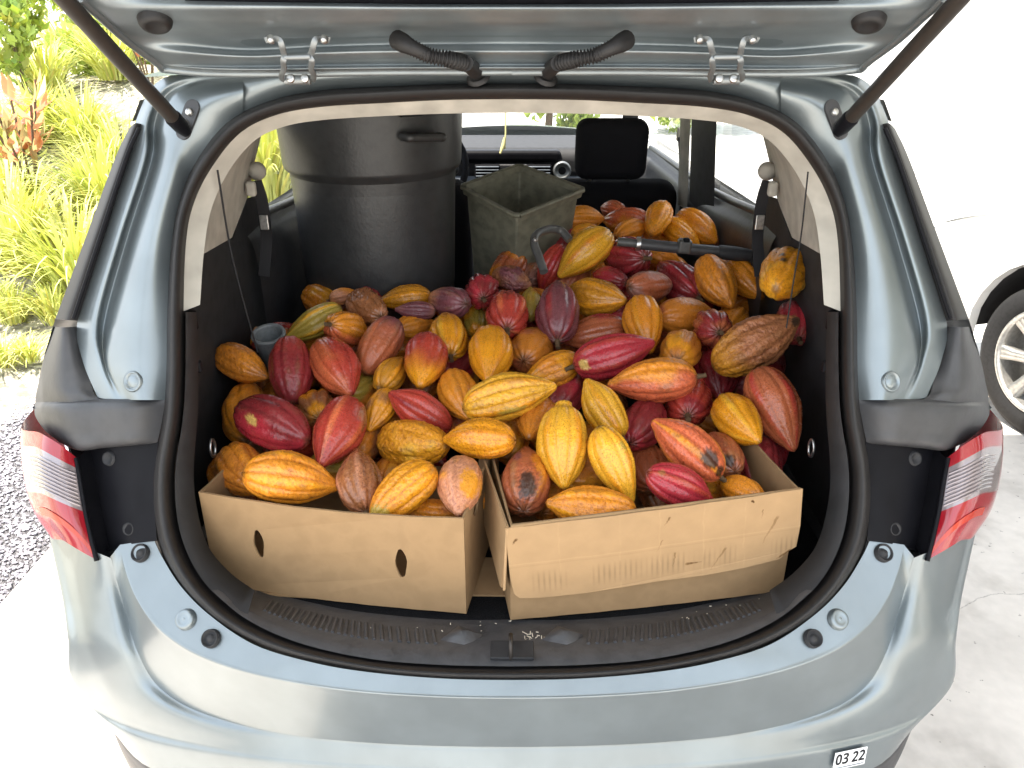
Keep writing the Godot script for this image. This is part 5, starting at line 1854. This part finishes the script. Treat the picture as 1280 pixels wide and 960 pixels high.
func flat_quad(x0: float, z0: float, x1: float, z1: float, y: float, per: float) -> ArrayMesh:
	var v := PackedVector3Array([Vector3(x0, y, z0), Vector3(x1, y, z0), Vector3(x1, y, z1), Vector3(x0, y, z1)])
	var uv := PackedVector2Array()
	for p in v:
		uv.append(Vector2(p.x, p.z) / per)
	return mesh_of(v, PackedInt32Array([0, 1, 2, 0, 2, 3]), PackedColorArray(), uv)

func bank_height(x: float, z: float) -> float:            # the garden rises to the left and ahead
	var back := EYE.z - z
	var left := -x - 2.1
	var far := back - 3.35
	var d := maxf(minf(far, 6.0), left * 0.9)
	if x > -0.9:
		d = minf(d, 0.0)
	d *= smoothstep(-0.9, -1.6, x)
	var h := 1.15 * smoothstep(0.0, 4.2, d) + 0.05 * broad.get_noise_2d(x * 60.0, z * 60.0)
	return maxf(-0.02, h * smoothstep(0.0, 0.25, d) + 0.02 * smoothstep(0.0, 0.1, d) - 0.02)

func build_ground() -> void:
	setting("ground", flat_quad(-150, -150, 150, 60, -0.03, 4.0), M["soil"])
	(M["concrete"] as StandardMaterial3D).albedo_texture = concrete_texture()
	setting("carport_floor", flat_quad(-1.49, EYE.z - 3.6, 6.0, 4.0, 0.0, 2.6), M["concrete"])
	setting("driveway", flat_quad(-1.0, -26.0, 12.0, EYE.z - 3.6, -0.006, 2.6), M["pale concrete"])
	setting("forecourt", flat_quad(-12.0, 1.6, 9.0, 18.0, -0.008, 2.6), M["pale concrete"])
	setting("gravel_path", flat_quad(-3.4, EYE.z - 3.7, -1.49, 1.6, -0.012, 2.0), M["gravel bed"])
	# loose stones on it
	var mm := MultiMesh.new()
	mm.transform_format = MultiMesh.TRANSFORM_3D
	mm.use_colors = true
	mm.mesh = stone_mesh()
	var n := 16000
	mm.instance_count = n
	for i in n:
		var x := -1.50 - pow(rng.randf(), 1.0) * 1.1
		var z := EYE.z - 1.5 - rng.randf() * 2.0
		var s := rng.randf_range(0.0045, 0.009)
		var b := Basis.from_euler(Vector3(rng.randf() * TAU, rng.randf() * TAU, rng.randf() * TAU)).scaled(Vector3(s, s * 0.75, s))
		mm.set_instance_transform(i, Transform3D(b, Vector3(x, -0.010 + s * 0.4, z)))
		var k := rng.randf_range(0.8, 1.25)
		mm.set_instance_color(i, Color(k, k * 0.98, k * 1.0))
	var g := MultiMeshInstance3D.new()
	g.name = "gravel"
	g.multimesh = mm
	g.material_override = M["stone"]
	g.set_meta("kind", "stuff")
	g.set_meta("label", "dark grey gravel beside the concrete floor")
	g.set_meta("category", "gravel")
	add_child(g)
	# garden bank
	var rows := []
	for i in 60:
		var z := EYE.z - 0.6 - i * 0.24
		var line := []
		for j in 40:
			var x := -0.8 - j * 0.2
			line.append(Vector3(x, bank_height(x, z) - 0.002, z))
		rows.append(line)
	setting("garden_bank", grid(rows), M["soil"])

func stone_mesh() -> ArrayMesh:
	var v := PackedVector3Array([Vector3(1, 0, 0.2), Vector3(-0.9, 0.1, 0), Vector3(0.1, 1, 0), Vector3(0, -0.9, 0.1), Vector3(0.1, 0, 1), Vector3(0, 0.1, -1.1)])
	var f := PackedInt32Array([0, 4, 2, 4, 1, 2, 1, 5, 2, 5, 0, 2, 4, 0, 3, 1, 4, 3, 5, 1, 3, 0, 5, 3])
	var r := PackedVector3Array(v)
	return mesh_of(r, f, PackedColorArray(), PackedVector2Array(), true)

func blades(count: int, spread: float, high: float, wide: float, droop: float, tint := 1.0) -> ArrayMesh:
	var v := PackedVector3Array()
	var col := PackedColorArray()
	var idx := PackedInt32Array()
	for i in count:
		var a := rng.randf() * TAU
		var root := Vector3(cos(a), 0, sin(a)) * spread * 0.25 * rng.randf()
		var lean := rng.randf_range(0.15, 1.0)
		var h := high * rng.randf_range(0.55, 1.1)
		var out := Vector3(cos(a + rng.randf_range(-0.4, 0.4)), 0, sin(a + rng.randf_range(-0.4, 0.4))).normalized()
		var side := Vector3.UP.cross(out)
		var w := wide * rng.randf_range(0.6, 1.2)
		var k := rng.randf_range(0.65, 1.25) * tint
		var c := Color(k * rng.randf_range(0.9, 1.25), k, k * rng.randf_range(0.6, 1.1))
		var start := v.size()
		for j in 7:
			var t := j / 6.0
			var p := root + out * (spread * lean * (t * 0.7 + t * t * 0.5)) + Vector3.UP * (h * (t * 1.5 - t * t * (0.5 + droop * lean)))
			var ww := w * (1.0 - pow(t, 2.2)) * (0.55 + 0.9 * t * (1.0 - t)) + 0.0004
			v.append(p - side * ww)
			v.append(p + side * ww)
			col.append(c)
			col.append(c)
		for j in 6:
			var s := start + j * 2
			idx.append_array([s, s + 1, s + 3, s, s + 3, s + 2])
	return mesh_of(v, idx, col)

func leaf_mesh(long: float, wide: float, fold := 0.25) -> ArrayMesh:
	var v := PackedVector3Array()
	var idx := PackedInt32Array()
	var n := 6
	for i in n + 1:
		var t := float(i) / n
		var w := wide * sin(PI * pow(t, 0.8)) * 0.5
		var y := long * (t - 0.0)
		var z := -long * 0.25 * t * t
		v.append(Vector3(-w, y, z + w * fold))
		v.append(Vector3(0, y, z))
		v.append(Vector3(w, y, z + w * fold))
	for i in n:
		var s := i * 3
		for k in 2:
			idx.append_array([s + k, s + k + 1, s + k + 4, s + k, s + k + 4, s + k + 3])
	return mesh_of(v, idx)

func foliage(count: int, size: Vector3, leaf: float, fill := 0.35) -> ArrayMesh:   # many small leaves through a crown's volume, in clumps
	var v := PackedVector3Array()
	var col := PackedColorArray()
	var idx := PackedInt32Array()
	var clumps := []
	for i in 16:
		var d := Vector3(rng.randfn(), rng.randfn(), rng.randfn()).normalized() * rng.randf_range(fill, 0.9)
		clumps.append([d * size * 0.5, rng.randf_range(0.18, 0.42), rng.randf_range(0.6, 1.35)])
	for i in count:
		var c = clumps[i % clumps.size()]
		var d := Vector3(rng.randfn(), rng.randfn(), rng.randfn()).normalized() * pow(rng.randf(), 0.45)
		var p: Vector3 = c[0] + d * c[1] * size * 0.55
		var b := Basis.from_euler(Vector3(rng.randf_range(-1.2, 1.2), rng.randf() * TAU, rng.randf_range(-0.8, 0.8)))
		var l := leaf * rng.randf_range(0.6, 1.3)
		var k: float = c[2] * rng.randf_range(0.7, 1.3)
		var cc := Color(k * rng.randf_range(0.85, 1.3), k, k * rng.randf_range(0.6, 1.0))
		var s := v.size()
		for q in [Vector3(0, 0, 0), Vector3(l * 0.28, l * 0.5, l * 0.06), Vector3(0, l, -l * 0.1), Vector3(-l * 0.28, l * 0.5, l * 0.06)]:
			v.append(p + b * q)
			col.append(cc)
		idx.append_array([s, s + 2, s + 1, s, s + 3, s + 2])
	return mesh_of(v, idx, col)

func on_bank(px: float, py: float, back: float) -> Vector3:
	var p := at_back(px, py, back)
	p.y = bank_height(p.x, p.z)
	return p

func build_garden() -> void:
	# strappy grasses on the bank: place in the picture (foot), distance, size
	var clumps := [
		[95, 330, 4.3, 0.62, 0.62, 340, "large arching strap-leaved grass clump to the left, nearest of the big ones to the car"],
		[30, 350, 4.5, 0.60, 0.66, 320, "arching strap-leaved grass clump at the left edge of the picture, beside the biggest"],
		[135, 270, 5.0, 0.55, 0.60, 300, "strap-leaved grass clump behind the biggest one, close beside the black window strip"],
		[10, 480, 3.55, 0.24, 0.22, 120, "low young grass clump at the edge of the gravel, at the left edge"],
		[45, 476, 3.6, 0.18, 0.16, 90, "smallest grass tuft at the edge of the gravel"],
		[110, 200, 5.8, 0.50, 0.50, 240, "pale grass clump higher on the bank, left of the strut"],
		[60, 210, 5.9, 0.50, 0.50, 240, "pale grass clump higher on the bank, below the red-leaved bush"],
		[150, 130, 7.0, 0.55, 0.55, 220, "grass clump high on the bank just under the raised hatch"],
		[60, 120, 6.6, 0.5, 0.5, 240, "pale grass clump beside the red-leaved bush, on its right"],
		[152, 195, 5.5, 0.5, 0.5, 240, "grass clump on the bank touching the window strip, above the biggest clump"],
		[18, 272, 5.0, 0.5, 0.5, 260, "grass clump in front of the red-leaved bush, below its leaves"],
		[85, 62, 8.0, 0.6, 0.6, 220, "grass clump behind the gas strut, high at the upper left"],
		[4, 165, 5.7, 0.5, 0.5, 220, "grass clump half cut by the left edge, behind the red-leaved bush"],
		[72, 405, 4.0, 0.26, 0.26, 160, "small pale grass clump beside the car's black belt trim"],
		[20, 410, 4.05, 0.26, 0.26, 160, "small pale grass clump between the gravel and the big clump at the left edge"]]
	var k := 0
	for c in clumps:
		var p := on_bank(c[0], c[1], c[2])
		var o := thing("grass_clump", c[6], "grass clump", "strap-leaved grasses on the garden bank", p)
		var m := part("foliage", blades(c[5], c[3], c[4], 0.012 if c[3] > 0.3 else 0.007, 0.55), M["blade"], o)
		m.set_meta("kind", "stuff")
		k += 1
	# grasses seen through the left side windows
	for e in [[-1.58, 5.2, 0.85, "tall bright grass clump seen through the left rear door window, nearest the bin"], [-1.95, 6.3, 0.9, "bright grass clump seen low in the left rear door window"], [-2.35, 7.6, 1.0, "bright grass clump farther off through the left rear door window"]]:
		var p := Vector3(e[0], bank_height(e[0], EYE.z - e[1]), EYE.z - e[1])
		var o := thing("grass_clump", e[3], "grass clump", "strap-leaved grasses on the garden bank", p)
		part("foliage", blades(300, 0.6, e[2], 0.013, 0.45), M["blade"], o).set_meta("kind", "stuff")
	# red-leaved bushes
	var leaf := leaf_mesh(0.15, 0.05)
	for e in [[26, 175, 5.0, 0.62, 75, "red-leaved bush with pink and bronze leaves at the left edge of the picture"], [185, 92, 6.6, 0.45, 25, "small red-leaved bush just under the corner of the raised hatch"]]:
		var p := on_bank(e[0], e[1], e[2])
		var top := at_back(e[0], e[1] - 75, e[2])
		var o := thing("croton_bush", e[5], "bush", "red-leaved bushes on the bank", p)
		var hgt: float = maxf(0.3, top.y - p.y)
		for st in 5:
			var a := TAU * st / 5.0 + 0.4
			var tipp := Vector3(cos(a) * 0.16, hgt * rng.randf_range(0.8, 1.05), sin(a) * 0.16)
			part("stem", tube([Vector3(0, -0.03, 0), tipp * Vector3(0.4, 0.5, 0.4), tipp], 0.007, 6), M["bark"], o)
			for i in int(e[4] / 5.0):
				var t := rng.randf_range(0.5, 1.0)
				var b := Basis.from_euler(Vector3(rng.randf_range(0.3, 1.5), rng.randf() * TAU, rng.randf_range(-0.3, 0.3)), EULER_ORDER_YXZ) * rng.randf_range(0.7, 1.15)
				var which: String = ["red leaf", "pink leaf", "red leaf", "bronze leaf", "blade"][rng.randi() % 5]
				part("leaf", leaf, M[which], o, Transform3D(b, tipp * Vector3(t, t, t)))
	# leafy shrubs
	var shrubs := [
		[18, 62, 6.2, Vector3(0.6, 0.8, 0.6), 700, "light green shrub in the top left corner of the picture"],
		[120, 95, 7.4, Vector3(0.7, 0.7, 0.7), 700, "sparse light green shrub between the strut and the raised hatch"],
		[130, 45, 8.6, Vector3(1.2, 1.0, 1.0), 900, "distant green shrub right under the edge of the raised hatch"]]
	for e in shrubs:
		var p := on_bank(e[0], e[1], e[2])
		var o := thing("garden_shrub", e[5], "shrub", "shrubs on the bank", p)
		var c := at_back(e[0], e[1] - 20, e[2]) - p
		part("trunk", tube([Vector3(0, -0.05, 0), Vector3(0.02, c.y * 0.5, 0.01), Vector3(0, maxf(0.2, c.y), 0)], [0.025, 0.018, 0.01], 8), M["bark"], o)
		part("foliage", foliage(e[4], e[3], 0.09), M["leaf"], o, Vector3(0, maxf(0.2, c.y), 0)).set_meta("kind", "stuff")
	# shrubs seen through the windscreen and the right windows
	var far := [
		[Vector3(-1.6, 0, -9.5), Vector3(2.4, 2.0, 1.6), "big green shrub beyond the windscreen, left of the hanging cord"],
		[Vector3(0.5, 0, -10.5), Vector3(2.6, 1.8, 1.6), "big green shrub beyond the windscreen, between the hanging cord and the headrest"],
		[Vector3(2.6, 0, -11.5), Vector3(2.4, 2.0, 1.8), "big green shrub beyond the windscreen, behind the headrest"],
		[Vector3(3.6, 0, -13.5), Vector3(2.2, 1.7, 1.8), "green shrub in the top of the right rear window"],
		[Vector3(-3.6, 0.9, -7.5), Vector3(2.2, 2.0, 1.8), "green shrub high behind the grasses, seen through the left windows"]]
	for e in far:
		var o := thing("garden_shrub", e[2], "shrub", "shrubs round the yard", e[0])
		var s: Vector3 = e[1]
		part("trunk", tube([Vector3(0, -0.1, 0), Vector3(0.03, s.y * 0.3, 0.02), Vector3(0, s.y * 0.6, 0)], [0.06, 0.045, 0.02], 8), M["bark"], o)
		part("foliage", foliage(3200, s, 0.15, 0.2), M["leaf"], o, Vector3(0, s.y * 0.52, 0)).set_meta("kind", "stuff")

func build_neighbour() -> void:
	# white car on the right, only its front wheel and wing in view
	var hub := at_y(1324, 448, 0.325)
	var side := Vector3(-0.97, 0, 0.24).normalized()         # out of its flank, towards us
	var ahead := Vector3(-0.24, 0, -0.97).normalized()
	var o := thing("parked_car", "white car parked on the right, its front wheel and wing showing", "car", "", Vector3(hub.x, 0, hub.z))
	o.basis = Basis(-ahead, Vector3.UP, side) * Basis.from_scale(Vector3.ONE * 0.93)                # x to its tail, z out of its flank
	var paint: Material = M["white paint"]
	# flank outline with the wheel arch, x towards the tail
	var prof := PackedVector2Array([Vector2(-0.80, 0.28), Vector2(-0.46, 0.24)])
	for i in 15:
		var a := PI - PI * i / 14.0
		prof.append(Vector2(cos(a) * 0.405, 0.36 + sin(a) * 0.405 * (1.0 if i > 0 and i < 14 else 0.0) - (0.10 if i == 0 or i == 14 else 0.0)))
	prof.append_array([Vector2(0.5, 0.24), Vector2(2.25, 0.26)])
	for i in 13:
		var a := PI - PI * i / 12.0
		prof.append(Vector2(2.72 + cos(a) * 0.405, 0.36 + sin(a) * 0.405))
	prof.append_array([Vector2(3.2, 0.3), Vector2(3.6, 0.36), Vector2(3.65, 0.75), Vector2(3.55, 1.05), Vector2(0.75, 1.02), Vector2(0.2, 0.98), Vector2(-0.35, 0.90), Vector2(-0.70, 0.78), Vector2(-0.84, 0.62), Vector2(-0.86, 0.42)])
	part("flank_panel", board(prof, [], 0.05), paint, o, Vector3(0, 0, 0.07))
	var top := []
	for q in [[-0.86, 0.42], [-0.84, 0.62], [-0.70, 0.78], [-0.35, 0.90], [0.2, 0.98], [0.75, 1.02]]:
		top.append([Vector3(q[0], q[1], 0.115), Vector3(q[0] - 0.02, q[1] + 0.035, 0.05), Vector3(q[0] - 0.10, q[1] + 0.06, -0.4), Vector3(q[0] - 0.12, q[1] + 0.065, -0.85), Vector3(q[0] - 0.10, q[1] + 0.06, -1.3), Vector3(q[0], q[1], -1.72)])
	part("bonnet", sheet(top, 30, 24), paint, o)
	part("body_core", rbox(Vector3(3.3, 0.7, 1.5), 0.08), paint, o, Vector3(1.95, 0.70, -0.8))
	part("wheel_well", rbox(Vector3(0.90, 0.60, 0.05), 0.02), M["trim black"], o, Vector3(0, 0.45, -0.22))
	var arch := []
	for i in 21:
		var a := PI - PI * i / 20.0
		arch.append([Vector3(cos(a) * 0.407, 0.36 + sin(a) * 0.405, 0.116), Vector3(cos(a) * 0.42, 0.36 + sin(a) * 0.42, -0.22)])
	part("wheel_arch", grid(arch), M["trim black"], o)
	var cabin := []
	for q in [[0.62, 1.02, 0.05], [1.05, 1.30, -0.06], [1.5, 1.48, -0.14], [2.6, 1.50, -0.14], [3.4, 1.10, 0.0]]:
		cabin.append([Vector3(q[0], 1.02 if q[1] > 1.1 else q[1], 0.10), Vector3(q[0], q[1], q[2]), Vector3(q[0] - 0.05, q[1] + 0.03, -0.8), Vector3(q[0], q[1], -1.6 - q[2])])
	part("cabin", ribbed(cabin, 16), M["white paint"], o)
	part("side_window", board(PackedVector2Array([Vector2(0.95, 1.04), Vector2(2.9, 1.06), Vector2(2.6, 1.40), Vector2(1.55, 1.40)]), [], 0.01), M["dark glass"], o, Transform3D(Basis(Vector3.RIGHT, -0.42), Vector3(0, 0.08, 0.53)))
	part("wing_mirror", rbox(Vector3(0.10, 0.12, 0.19), 0.04), paint, o, Vector3(0.78, 1.08, 0.22))
	part("side_marker", rbox(Vector3(0.05, 0.085, 0.014), 0.006), M["amber lens"], o, Vector3(-0.72, 0.66, 0.118))
	part("head_lamp", rbox(Vector3(0.26, 0.13, 0.30), 0.05), M["clear lens"], o, Vector3(-0.70, 0.70, -0.10))
	# wheel with seven spokes
	var w := Node3D.new()
	w.name = "wheel"
	o.add_child(w, true)
	w.transform = Transform3D(Basis(Vector3.RIGHT, PI / 2), Vector3(0, 0.335, 0.0))
	part("tyre", lathe([Vector2(0.222, -0.10), Vector2(0.27, -0.105), Vector2(0.315, -0.095), Vector2(0.333, -0.07), Vector2(0.335, 0.06), Vector2(0.328, 0.088), Vector2(0.300, 0.105), Vector2(0.265, 0.108), Vector2(0.232, 0.100), Vector2(0.224, 0.085)], 56), M["tyre"], w)
	part("rim", lathe([Vector2(0.232, 0.099), Vector2(0.228, 0.104), Vector2(0.218, 0.101), Vector2(0.210, 0.088), Vector2(0.205, 0.02), Vector2(0.20, -0.06), Vector2(0.05, -0.06)], 56), M["alloy"], w)
	part("hub_cap", lathe([Vector2(0.0, 0.092), Vector2(0.025, 0.091), Vector2(0.031, 0.086), Vector2(0.034, 0.078), Vector2(0.062, 0.074), Vector2(0.070, 0.062), Vector2(0.072, 0.02)], 32), M["alloy"], w)
	for i in 7:
		var a := TAU * i / 7.0 + 0.3
		var out := Vector3(cos(a), 0, sin(a))
		var acr := Vector3(-sin(a), 0, cos(a))
		var rows := []
		for e in [[0.045, 0.026, 0.070], [0.10, 0.024, 0.078], [0.16, 0.027, 0.086], [0.214, 0.036, 0.094]]:
			rows.append([out * e[0] - acr * e[1] + Vector3(0, e[2] - 0.03, 0), out * e[0] - acr * e[1] * 0.85 + Vector3(0, e[2], 0), out * e[0] - acr * e[1] * 0.2 + Vector3(0, e[2] - 0.004, 0), out * e[0] + acr * e[1] * 0.2 + Vector3(0, e[2] - 0.004, 0), out * e[0] + acr * e[1] * 0.85 + Vector3(0, e[2], 0), out * e[0] + acr * e[1] + Vector3(0, e[2] - 0.03, 0)])
		part("spoke", grid(rows), M["alloy"], w)
	for i in 5:
		var a := TAU * i / 5.0 + 0.1
		part("wheel_nut", lathe([Vector2(0, 0.012), Vector2(0.006, 0.012), Vector2(0.008, 0.008), Vector2(0.011, 0.0)], 6), M["gloss black"], w, Vector3(cos(a) * 0.052, 0.074, sin(a) * 0.052))
	part("brake_disc", lathe([Vector2(0.0, -0.03), Vector2(0.14, -0.03), Vector2(0.145, -0.035), Vector2(0.145, -0.05)], 40), M["steel"], w)

func build_structures() -> void:
	# the carport over the camera: roof on posts, out of the picture
	var o := thing("carport", "open carport with a pale sheet roof on posts over the minivan", "carport")
	part("roof", rbox(Vector3(5.6, 0.06, 2.8), 0.02), M["roof sheet"], o, Vector3(1.45, 2.60, EYE.z - 1.20))
	for q in [[4.15, 2.4], [4.15, 0.0], [-1.28, -0.08]]:
		part("post", rbox(Vector3(0.09, 2.58, 0.09), 0.01), M["white wall"], o, Vector3(q[0], 1.285, EYE.z - q[1]))
	single("carport_wall", rbox(Vector3(0.15, 2.55, 6.5), 0.02), M["olive wall"], "plain olive wall closing the carport on the right", "wall", "", Vector3(4.45, 1.275, 0.9))
	# white house wall beyond the parked car
	single("house_wall", rbox(Vector3(8.0, 4.5, 0.2), 0.02), M["white wall"], "white house wall in full sun beyond the parked car", "wall", "", Transform3D(Basis(Vector3.UP, -0.55), Vector3(7.0, 2.2, -6.3)))
